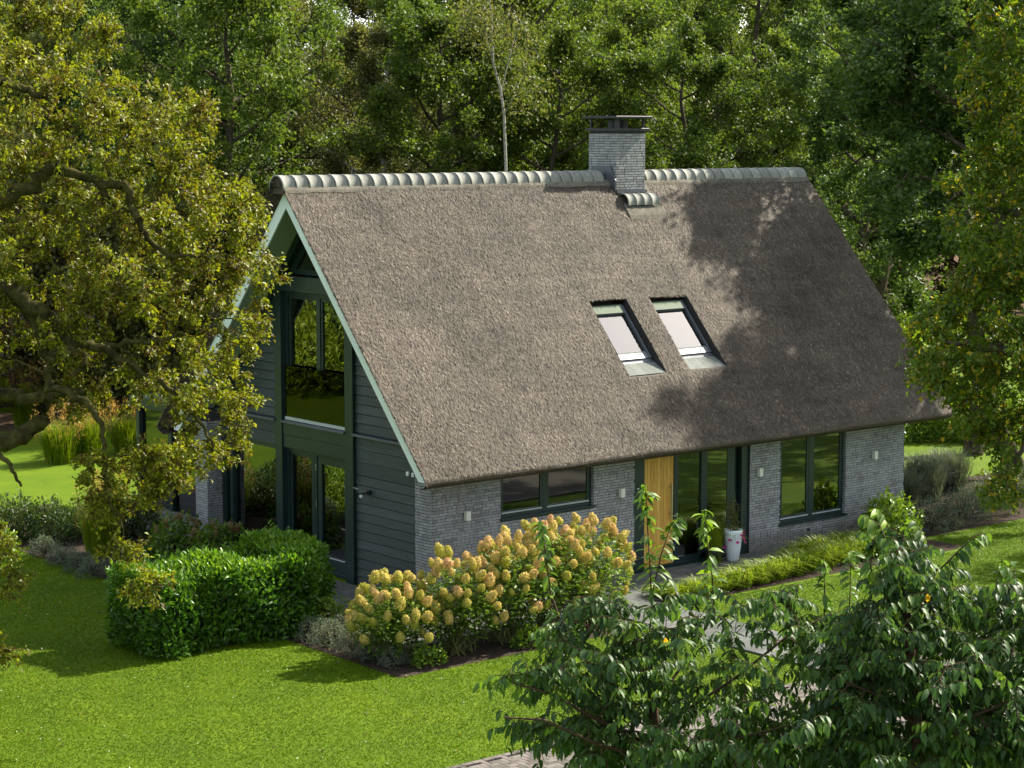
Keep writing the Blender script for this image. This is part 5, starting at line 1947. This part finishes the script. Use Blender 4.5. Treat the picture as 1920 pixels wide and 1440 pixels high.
def hydrangea(cx, cy, rx, ry, h, nh, label, seed, pink):
    rng = np.random.default_rng(seed)
    loc = np.array([cx, cy, 0.0])
    t = thing('hydrangea_bush', label, 'shrub', tuple(loc), 'panicle hydrangeas in the front bed')
    st, heads = [], []
    tries = 0
    while len(heads) < nh and tries < 4000:
        tries += 1
        a, q = rng.uniform(0, 2 * PI), math.sqrt(rng.uniform(0, 1))
        low = rng.uniform() < .30
        x_, y_ = rx * q * math.cos(a), ry * q * math.sin(a)
        z_ = h * (1 - .42 * q ** 2.4) * rng.uniform(.93, 1.06)
        if low:
            q = rng.uniform(.85, 1.12)
            x_, y_ = rx * q * math.cos(a), ry * q * math.sin(a)
            z_ = h * rng.uniform(.28, .72)
        p = np.array([x_, y_, z_])
        if any(np.linalg.norm(p - hq) < .165 for hq in heads):
            continue
        heads.append(p)
    LP, LD, LN, LR = [], [], [], []
    for i, p in enumerate(heads):
        b0 = np.array([rng.normal(0, .16), rng.normal(0, .14), 0])
        m = b0 * .5 + p * np.array([.55, .55, .55]) + rng.normal(0, .04, 3)
        e = p - np.array([0, 0, .04])
        st.append((np.array([b0, m, e]), np.array([.011, .008, .004])))
        for k in range(34):
            u = rng.uniform(.30, .97)
            c_ = (b0 * (1 - u) ** 2 + 2 * u * (1 - u) * m + u * u * e)
            a = rng.uniform(0, 2 * PI)
            LP.append(c_ + rng.normal(0, .06, 3))
            LD.append((math.cos(a), math.sin(a), rng.uniform(-.3, .5)))
            LN.append(np.array([0, 0, 1.0]) + rng.normal(0, .35, 3))
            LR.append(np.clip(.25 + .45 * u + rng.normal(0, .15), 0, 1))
        me = BLOOMS[int(np.clip(pink + rng.normal(1.6, 1.1) + (.8 if p[2] > h * .85 else -1.0 if p[2] < h * .6 else 0), 0, 5))]
        o = obj('flower_head', me, t)
        s = rng.uniform(.135, .21) * (.85 if p[2] < h * .6 else 1)
        tilt = Vector((p[0] * .7 + rng.normal(0, .35), p[1] * .7 + rng.normal(0, .35), 1.0)).normalized()
        o.rotation_mode = 'QUATERNION'
        o.rotation_quaternion = tilt.to_track_quat('Z', 'Y')
        o.location = p
        o.scale = (s * rng.uniform(.95, 1.1), s, s * rng.uniform(.85, 1.2))
    for _ in range(900):
        a, q = rng.uniform(0, 2 * PI), math.sqrt(rng.uniform(0, 1))
        zz = h * (1 - .42 * q ** 2.4) * rng.uniform(.55, .97)
        LP.append(np.array([rx * q * math.cos(a), ry * q * math.sin(a), zz]))
        b = rng.uniform(0, 2 * PI)
        LD.append((math.cos(b), math.sin(b), rng.uniform(-.4, .4)))
        LN.append(np.array([0, 0, 1.0]) + rng.normal(0, .4, 3))
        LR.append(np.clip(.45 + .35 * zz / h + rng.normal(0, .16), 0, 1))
    V, Q = tubes(st)
    so = obj('stems', np_mesh('stems', V, Q), t, M['stem'])
    so['kind'] = 'stuff'
    n = len(LP)
    L = rng.uniform(.075, .125, n)
    set_leaf_obj('foliage', leaves(np.array(LP), np.array(LD), np.array(LN), L, L * .55, 'mid', np.array(LR)), M['hydleaf'], t)
    return t


hydrangea(-2.75, -2.55, .85, .85, 1.50, 58, 'cream hydrangea at the bed corner by the lawn', 301, -.2)
hydrangea(-1.55, -2.75, .80, .85, 1.78, 60, 'cream hydrangea second in the row from the lawn corner', 302, .7)
hydrangea(-.35, -2.75, .85, .85, 2.00, 66, 'pinkish cream hydrangea in the middle of the row', 303, 1.0)
hydrangea(.80, -2.70, .85, .85, 2.10, 66, 'cream hydrangea under the wide low window', 304, .3)
hydrangea(1.95, -2.60, .85, .80, 2.00, 60, 'cream hydrangea at the end of the row near the wooden door', 305, .0)


# ---- low shrubs, perennials and grasses -----------------------------------------------------
def dome(name, label, loc, rx, ry, h, n, size, ratio, mat, seed, kind='mid', group=None, cat='shrub', dirup=.5, tone=.5, twigs=24):
    rng = np.random.default_rng(seed)
    t = thing(name, label, cat, loc, group)
    a = rng.uniform(0, 2 * PI, n)
    zc = rng.uniform(0, 1, n)
    el = np.arcsin(zc)
    lump = 1 + .13 * np.sin(3 * a + seed) + .10 * np.sin(5 * a + 4 * el + seed * 2) + .08 * np.sin(9 * a - 6 * el)
    q = lump * (1 - np.abs(rng.normal(0, .20, n)))
    P = np.stack([rx * np.cos(el) * np.cos(a) * q, ry * np.cos(el) * np.sin(a) * q, .02 + h * np.sin(el) * q], -1)
    N = unit(np.stack([np.cos(el) * np.cos(a), np.cos(el) * np.sin(a), np.sin(el) + .3], -1))
    D = N * .5 + np.array([0, 0, dirup]) + rng.normal(0, .6, (n, 3))
    L = size * rng.uniform(.65, 1.3, n)
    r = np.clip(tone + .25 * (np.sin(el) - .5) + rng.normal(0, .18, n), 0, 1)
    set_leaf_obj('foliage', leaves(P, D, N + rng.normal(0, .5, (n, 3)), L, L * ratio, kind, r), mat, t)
    st = []
    for _ in range(twigs):
        b = rng.uniform(0, 2 * PI)
        k = rng.uniform(.2, .85)
        e = np.array([rx * k * math.cos(b), ry * k * math.sin(b), h * math.sqrt(max(.05, 1 - k * k)) * .9])
        st.append((np.array([[0, 0, 0], e * np.array([.45, .45, .6]), e]), np.array([.012, .008, .004])))
    V, Q = tubes(st)
    s = obj('stems', np_mesh('stems', V, Q), t, M['twig'])
    s['kind'] = 'stuff'
    return t


def grass(name, label, loc, rad, h, n, mat, seed, lean=.6, wid=.012, group=None, plumes=0, pmat=None):
    rng = np.random.default_rng(seed)
    t = thing(name, label, 'grass', loc, group)
    a, q = rng.uniform(0, 2 * PI, n), rad * .45 * np.sqrt(rng.uniform(0, 1, n))
    P = np.stack([q * np.cos(a), q * np.sin(a), 0 * a], -1)
    H = h * rng.uniform(.6, 1.1, n)
    d = blades(rng, P, H, rad * lean * rng.uniform(.3, 1.5, n), np.full(n, wid) * rng.uniform(.7, 1.2, n), np.clip(rng.normal(.5, .22, n), 0, 1))
    set_leaf_obj('blades', d, mat, t)
    if plumes:
        a, q = rng.uniform(0, 2 * PI, plumes), rad * .9 * np.sqrt(rng.uniform(0, 1, plumes))
        P = np.stack([q * np.cos(a), q * np.sin(a), h * rng.uniform(.7, 1.3, plumes)], -1)
        k = 14
        P2 = np.repeat(P, k, 0) + rng.normal(0, 1, (plumes * k, 3)) * np.array([.035, .035, .11])
        m = len(P2)
        set_leaf_obj('plumes', leaves(P2, rng.normal(0, .5, (m, 3)) + np.array([0, 0, 1]), rng.normal(0, 1, (m, 3)), rng.uniform(.05, .11, m), rng.uniform(.012, .022, m), 'far', rng.uniform(0, 1, m)), pmat or M['plume'], t)
        st = [(np.array([[P[i, 0] * .3, P[i, 1] * .3, 0], P[i]]), np.array([.003, .002])) for i in range(plumes)]
        V, Q = tubes(st)
        s = obj('stalks', np_mesh('stalks', V, Q), t, M['stem'])
        s['kind'] = 'stuff'
    return t


# corner bed: silver mounds along the lawn, lime shrub behind
for i, (x, y, r, h) in enumerate([(-3.05, -.35, .36, .42), (-3.1, -.95, .40, .48), (-3.0, -1.55, .38, .46), (-3.05, -2.15, .34, .40), (-2.5, -.6, .35, .40), (-3.0, -2.8, .30, .34)]):
    dome('silver_shrub', 'low silver grey mound edging the corner bed by the lawn', (x, y, 0), r, r, h, 1500, .045, .35, M['silver'], 400 + i, 'far', 'silver mounds of the corner bed')
dome('lime_shrub', 'bright lime leaved shrub between the hedge and the hydrangeas', (-2.05, -.9, 0), .50, .50, .75, 900, .10, .42, M['lime'], 410, 'mid')
dome('lime_shrub', 'small lime leaved shrub tight against the hedge end', (-2.3, .2, 0), .42, .38, .60, 700, .09, .42, M['lime'], 411, 'mid')
dome('hydrangea_leaf_clump', 'low leafy clump at the foot of the corner hydrangea', (-2.55, -3.25, 0), .34, .26, .34, 420, .075, .6, M['hydleaf'], 412, 'mid')
dome('hydrangea_leaf_clump', 'low leafy clump in the soil before the middle hydrangea', (-.25, -3.35, 0), .36, .25, .36, 420, .075, .6, M['hydleaf'], 413, 'mid')

# sedge edging along the front path
rng = random.Random(8)
i = 0
for (x, y, r, h) in [(4.6, -2.35, .42, .42), (5.25, -2.3, .45, .45), (5.9, -2.25, .45, .48), (6.5, -2.25, .48, .5), (7.1, -2.2, .48, .52), (7.7, -2.15, .5, .52), (8.3, -2.1, .5, .54), (8.9, -2.0, .5, .55), (9.5, -1.95, .5, .55), (10.1, -1.9, .5, .55),
                     (9.6, -1.25, .45, .5), (10.2, -1.2, .48, .52), (10.9, -1.2, .5, .52), (11.5, -1.25, .5, .5), (10.8, -1.85, .5, .52), (11.5, -1.9, .48, .5), (8.9, -1.45, .4, .42), (4.4, -1.95, .3, .32)]:
    grass('sedge_clump', 'arching yellow green sedge clump edging the front path', (x, y, 0), r, h, 300, M['sedge'], 430 + i, 1.0, .024, 'sedge clumps along the front path')
    i += 1
for j, (x, y) in enumerate([(11.4, -.7), (12.1, -1.2), (10.5, -.55)]):
    dome('silver_shrub', 'low silver grey plant among the sedges under the tall window', (x, y, 0), .36, .32, .36, 1200, .045, .35, M['silver'], 460 + j, 'far', 'silver plants under the tall window')
dome('hydrangea_shrub', 'rounded bright green shrub at the far corner of the front wall', (12.9, -.85, 0), .80, .62, .98, 1500, .125, .55, M['lime'], 470, 'mid', tone=.42)
# silver border beyond the house corner
k = 0
for (x, y, r, h) in [(14.6, -.75, .8, .75), (16.0, -.55, .85, .8), (17.4, -.1, .85, .85), (18.8, .3, .85, .8), (20.2, .7, .9, .8), (21.6, 1.1, .9, .8)]:
    dome('silver_shrub', 'grey green lavender mound in the border past the house', (x, y, 0), r, r * .8, h, 2600, .07, .25, M['silver'], 480 + k, 'far', 'lavender mounds in the far border', tone=.35)
    k += 1
for (x, y, r, h) in [(16.0, 1.4, .9, 1.15), (17.6, 2.0, 1.0, 1.3), (19.4, 2.6, 1.0, 1.2)]:
    grass('feather_grass', 'pale feathery grass behind the lavender border', (x, y, 0), r, h, 1500, M['silver'], 490 + k, .55, .014, 'feathery grasses behind the lavender')
    k += 1
# shrubs round the far lawn, right of the house
k = 0
for (u, v, r, h) in [(1690, 822, 1.3, 1.5), (1740, 820, 1.4, 1.7), (1790, 822, 1.4, 1.5), (1850, 822, 1.5, 1.7), (1900, 825, 1.5, 1.8)]:
    p = ground(u, v)
    dome('garden_shrub', 'sunlit yellow green shrub on the far side of the lawn', (p[0], p[1], 0), r, r, h, 2600, .12, .5, M['lime'], 500 + k, 'mid', 'shrubs on the far side of the lawn', tone=.35)
    k += 1
for (u, v, r, h) in [(1720, 640, 1.2, 1.3), (1770, 650, 1.3, 1.5), (1840, 640, 1.4, 1.4), (1690, 660, 1.0, 1.0)]:
    p = ground(u, v)
    dome('meadow_shrub', 'loose pale green shrub in the clearing before the wood', (p[0], p[1], 0), r, r, h, 1800, .16, .5, M['sedge'], 510 + k, 'mid', 'shrubs in the clearing', tone=.45)
    k += 1

# left garden behind the oak
k = 0
for (u, v, r, h, lab) in [(112, 868, .9, 1.3, 'green fountain grass clump on the lit lawn behind the oak'), (165, 860, .9, 1.35, 'taller fountain grass clump beside the patio behind the oak'), (60, 800, 1.2, 1.5, 'orange plumed grass clump at the lawn edge behind the oak'), (20, 770, 1.2, 1.6, 'tawny grass clump deepest behind the oak limbs'), (240, 850, .8, 1.2, 'yellowing grass clump close to the garden room')]:
    p = ground(u, v)
    grass('ornamental_grass', lab, (p[0], p[1], 0), r, h, 1600, M['sedge'], 530 + k, .6, .014, 'ornamental grasses behind the oak', 70)
    k += 1
for (u, v, r, h) in [(300, 840, 1.3, 1.6), (60, 690, 2.2, 2.6), (150, 720, 2.4, 2.8), (230, 730, 2.0, 2.6), (-40, 720, 2.4, 3.0), (320, 760, 2.0, 2.6)]:
    p = ground(u, v)
    dome('garden_shrub', 'dark green shrub in the border behind the oak', (p[0], p[1], 0), r, r, h, 3400, .13, .5, M['shrub'], 540 + k, 'mid', 'dark shrubs behind the oak')
    k += 1
for (u, v, r, h, m, lab) in [(30, 1010, .8, 1.0, 'shrub', 'leafy green shrub under the low oak branch'), (95, 1015, .7, .9, 'shrub', 'rounded dark shrub before the tall border grass'), (175, 1000, .7, .95, 'hydleaf', 'fresh green shrub mid border under the oak'),
                             (250, 1005, .7, 1.0, 'shrub', 'dark leafy shrub behind the hedge end'), (-40, 1020, .8, 1.1, 'shrub', 'green shrub at the border end below the oak trunk')]:
    p = ground(u, v)
    dome('border_shrub', lab, (p[0], p[1], 0), r, r, h, 2600, .085, .5, M[m], 560 + k, 'mid', tone=.5)
    k += 1
for (u, v) in [(95, 1062), (125, 1075), (150, 1085), (60, 1045)]:
    p = ground(u, v)
    dome('silver_shrub', 'silver grey mound edging the left border along the lawn', (p[0] + .3, p[1], 0), .38, .38, .42, 1400, .05, .35, M['silver'], 570 + k, 'far', 'silver mounds of the left border')
    k += 1
for (u, v, lab) in [(185, 1040, 'tall green grass fountain in the left border'), (210, 1010, 'tawny tall grass fountain in the left border')]:
    p = ground(u, v)
    grass('ornamental_grass', lab, (p[0], p[1], 0), .6, 1.25, 1200, M['sedge'], 580 + k, .6, .012, None, 60)
    k += 1
for (x, y, r, h, m, lab) in [(-4.6, 10.6, .8, 1.0, 'lime', 'lime shrub in the west border facing the picture window'), (-5.6, 12.0, .9, 1.2, 'hydleaf', 'green shrub in the west border facing the picture window'), (-6.6, 11.2, .8, .9, 'bloomb', 'russet flowered shrub in the west border facing the picture window'), (-6.9, 13.4, 1.0, 1.3, 'lime', 'taller lime shrub in the west border'), (-8.2, 14.6, 1.1, 1.5, 'hydleaf', 'taller green shrub in the west border'), (-4.4, 13.0, .9, 1.2, 'shrub', 'dark shrub in the west border')]:
    dome('border_shrub', lab, (x, y, 0), r, r, h, 1800, .10, .5, M[m], 800 + k, 'mid', tone=.5)
    k += 1
for (x, y, r, h, m, lab) in [(-17.0, 31.5, 2.2, 2.9, 'sedge', 'tall pale shrub at the end of the west meadow'), (-20.0, 29.5, 2.3, 3.2, 'lime', 'tall lime shrub in the west meadow'), (-23.0, 27.0, 2.2, 2.8, 'sedge', 'broad pale shrub in the west meadow'), (-19.0, 33.5, 2.2, 3.6, 'shrub', 'dark tall shrub behind the west meadow'), (-25.5, 30.0, 2.4, 3.4, 'shrub', 'dark broad shrub behind the west meadow'), (-14.0, 34.0, 2.2, 3.0, 'hydleaf', 'green tall shrub at the end of the west meadow')]:
    dome('meadow_shrub', lab, (x, y, 0), r, r, h, 2600, .26, .4, M[m], 820 + k, 'far', tone=.5)
    k += 1
# oak-leaved hydrangeas with faded panicles before the left pier
for (u, v, h, lab) in [(330, 1045, .85, 'leafy hydrangea with faded brown panicles left of the brick pier'), (410, 1055, .8, 'leafy hydrangea with faded brown panicles before the picture window')]:
    p = ground(u, v)
    t = dome('faded_hydrangea', lab, (p[0], p[1], 0), .75, .6, h, 1100, .12, .6, M['hydleaf'], 590 + k, 'mid', tone=.3)
    rg = np.random.default_rng(600 + k)
    for _ in range(9):
        a = rg.uniform(0, 6.28)
        q = rg.uniform(.2, .8)
        P = np.clip(rg.normal(0, 1, (130, 3)), -1.7, 1.7) * np.array([.022, .022, .06])
        me = leaves(P, rg.normal(0, 1, (130, 3)), rg.normal(0, 1, (130, 3)), np.full(130, .035), np.full(130, .03), 'far', rg.uniform(0, 1, 130))
        o = obj('panicle', np_mesh('panicle', *me), t, M['bloomb'])
        o.location = (.75 * q * math.cos(a), .6 * q * math.sin(a), h * (1.05 - .3 * q * q))
        o.rotation_euler = (rg.normal(0, .5), rg.normal(0, .5), 0)
    k += 1

# ---- planters by the entrance ---------------------------------------------------------------
t = thing('planter', 'tall white vase planter with magenta petunias beside the entrance', 'planter', (8.22, -.33, .04))
MB().lathe([(0, 0), (.125, 0), (.135, .02), (.17, .25), (.20, .48), (.215, .66), (.21, .70), (.195, .70), (.19, .64), (0, .63)], 28).build('vase', M['white'], t, True)
rg = np.random.default_rng(620)
st = []
tips = []
for _ in range(16):
    a, q = rg.uniform(0, 6.28), rg.uniform(.05, .22)
    e = np.array([q * math.cos(a), q * math.sin(a), .7 + rg.uniform(.3, .75)])
    st.append((np.array([[0, 0, .62], [e[0] * .4, e[1] * .4, .62 + (e[2] - .62) * .55], e]), np.array([.005, .004, .002])))
    tips.append(e)
st.append((np.array([[0.03, 0, .6], [0.04, .0, 1.55]]), np.array([.009, .007])))
V, Q = tubes(st)
s = obj('twigs', np_mesh('twigs', V, Q), t, M['stem'])
s['kind'] = 'stuff'
tips = np.array(tips)[rg.integers(0, 16, 420)]
P = tips * np.array([1, 1, 0]) * rg.uniform(.3, 1.1, (420, 1)) + np.stack([rg.normal(0, .03, 420), rg.normal(0, .03, 420), .66 + (tips[:, 2] - .66) * rg.uniform(0, 1.05, 420)], -1)
set_leaf_obj('foliage', leaves(P, rg.normal(0, 1, (420, 3)), rg.normal(0, 1, (420, 3)), rg.uniform(.04, .075, 420), rg.uniform(.02, .035, 420), 'far', rg.uniform(0, 1, 420)), M['wood_b'], t)
n = 260
a = rg.uniform(0, 6.28, n)
P = np.stack([np.cos(a) * rg.uniform(.14, .30, n), np.sin(a) * rg.uniform(.14, .30, n), rg.uniform(.42, .74, n)], -1)
set_leaf_obj('trailing_leaves', leaves(P, rg.normal(0, 1, (n, 3)) - np.array([0, 0, .5]), rg.normal(0, 1, (n, 3)), rg.uniform(.03, .05, n), rg.uniform(.02, .03, n), 'far', rg.uniform(.3, 1, n)), M['hydleaf'], t)
fl = np_mesh('flower', *leaves(np.zeros((6, 3)), np.array([[math.cos(i), math.sin(i), .25] for i in np.arange(6) * PI / 3]), np.tile([0, 0, 1.0], (6, 1)), np.full(6, .036), np.full(6, .034), 'far', np.linspace(.1, .9, 6)))
for i in range(13):
    a = [-.4, -.2, .0, -.6, 3.5, -1.6, -1.2, -1.9, .2, -2.6, -.1, -1.0, -.3][i]
    r_, z_ = (.33, [.50, .56, .44, .62, .35, .60, .5, .45, .40, .5, .60, .42, .36][i])
    o = obj('flower', fl, t, M['magenta'])
    o.location = (math.cos(a) * r_ * rg.uniform(.75, 1.1), math.sin(a) * r_ * .8, z_)
    o.rotation_mode = 'QUATERNION'
    o.rotation_quaternion = Vector((math.cos(a), math.sin(a), .4)).to_track_quat('Z', 'Y')
    o.scale = (1.2, 1.2, 1.2)
t = grass('potted_grass', 'fine grass in a low dark pot before the entrance panes', (7.72, -.24, .04), .34, .95, 500, M['sedge'], 630, .5, .007)
MB().lathe([(0, 0), (.13, 0), (.17, .28), (.16, .30), (.15, .27), (0, .26)], 20).build('pot', M['black'], t, True)

# ---- lawn blades, daisies, fallen leaves ------------------------------------------------------
rg = np.random.default_rng(700)


def lawn_points(n, umin=-20, umax=1940, vmin=960, vmax=1460):
    """evenly on the ground, kept only where the garden's lawn is in front of the house"""
    P = np.stack([rg.uniform(-12, 18, n), rg.uniform(-8.28, 12, n)], -1)
    x, y = P[:, 0], P[:, 1]
    d = np.stack([x - CAM[0], y - CAM[1], np.full(n, -CAM[2])], -1)
    z = d @ FWD
    u = 960 + FPX * (d @ RGT) / z
    v = 720 - FPX * (d @ UPV) / z
    ok = (u > umin) & (u < umax) & (v > vmin) & (v < vmax)
    ok &= ~((x > -3.45) & (x < 2.57) & (y > -3.62) & (y < 9))
    ok &= ~((x > -3.5) & (y > 6.5))
    ok &= ~((x > -6.1) & (x < -2) & (y > .15) & (y < 1.9))
    ok &= ~((x > 2.55) & (x < 4.15) & (y > -8.3))
    ok &= ~((x > 2.5) & (x < 9.2) & (y > -2.1))
    ok &= ~((x > 4.15) & (x < 13.6) & (y > -2.75))
    ok &= ~((x > 13.6) & (y > -1.3))
    ok &= ~(x > 13.4) | (y < -1.3)
    return P[ok]


P2 = lawn_points(900000)
n = len(P2)
P = np.column_stack([P2, np.zeros(n)])
pat = .5 + .22 * np.sin(P2[:, 0] * .9 + 1.3 * np.sin(P2[:, 1] * .7)) + .18 * np.sin(P2[:, 1] * 1.9 + P2[:, 0] * .6)
H = rg.uniform(.012, .032, n)
a = rg.uniform(0, 2 * PI, n)
d = np.stack([np.cos(a), np.sin(a), 0 * a], -1)
s = np.stack([-np.sin(a), np.cos(a), 0 * a], -1)
w_ = rg.uniform(.006, .012, n)[:, None]
e = P + np.array([0, 0, 1]) * H[:, None] + d * (H * rg.uniform(.6, 1.8, n))[:, None]
V = np.stack([P - s * w_, P + s * w_, e], 1).reshape(-1, 3)
T = np.arange(3 * n).reshape(-1, 3)
dry = np.exp(-((P2[:, 0] + .6) ** 2 / 1.2 + (P2[:, 1] + 5.1) ** 2 / .3)) + .8 * np.exp(-((P2[:, 0] + 1.2) ** 2 / .8 + (P2[:, 1] + 4.3) ** 2 / .15)) + .7 * np.exp(-((P2[:, 0] + 8.2) ** 2 / .1 + (P2[:, 1] + 3.6) ** 2 / .1))
fine = .5 + .5 * np.sin(P2[:, 0] * 6.1 + 2 * np.sin(P2[:, 1] * 3.7)) * np.sin(P2[:, 1] * 7.3 + 1.5 * np.sin(P2[:, 0] * 2.9))
wx, wy = P2[:, 0], P2[:, 1]
broad = sum(np.sin(wx * a_ + wy * b_ + c_) for a_, b_, c_ in [(1.3, .7, .2), (-.8, 1.9, 1.1), (2.7, -1.6, 2.0), (.4, 3.3, 4.0), (3.9, 2.4, .7), (-4.6, 3.1, 5.2)]) / 6
mow = np.tanh(3 * np.sin((wx * .25 + wy) * 5.6)) * .04
r = np.repeat(np.clip(.38 + .36 * broad + mow + .30 * (pat - .5) + .16 * (fine - .5) + .45 * dry + rg.normal(0, .065, n), 0, 1), 3)
go = obj('grass_blades', np_mesh('grass_blades', V, T, r), None, M['grass'])
tag(go, 'short mown green grass of the lawn round the house', 'grass', None, 'stuff')
P2 = lawn_points(650)
n = len(P2)
P = np.column_stack([P2, np.full(n, .035)])
dz = obj('daisies', np_mesh('daisies', *leaves(P, rg.normal(0, 1, (n, 3)) * np.array([1, 1, .1]), np.tile([0, 0, 1.0], (n, 1)), rg.uniform(.018, .034, n), rg.uniform(.014, .026, n), 'far', rg.uniform(0, 1, n))), None, M['daisy'])
tag(dz, 'tiny white daisies scattered over the lawn', 'daisies', None, 'stuff')
P2 = lawn_points(1100)
n = len(P2)
P = np.column_stack([P2, np.full(n, .033)])
fo = obj('fallen_leaves', np_mesh('fallen_leaves', *leaves(P, rg.normal(0, 1, (n, 3)) * np.array([1, 1, .2]), np.array([0, 0, 1.0]) + rg.normal(0, .4, (n, 3)), rg.uniform(.05, .09, n), rg.uniform(.03, .05, n), 'mid', rg.uniform(0, .3, n))), None, M['oakleaf'])
tag(fo, 'fallen brown oak leaves lying on the lawn', 'leaves', None, 'stuff')
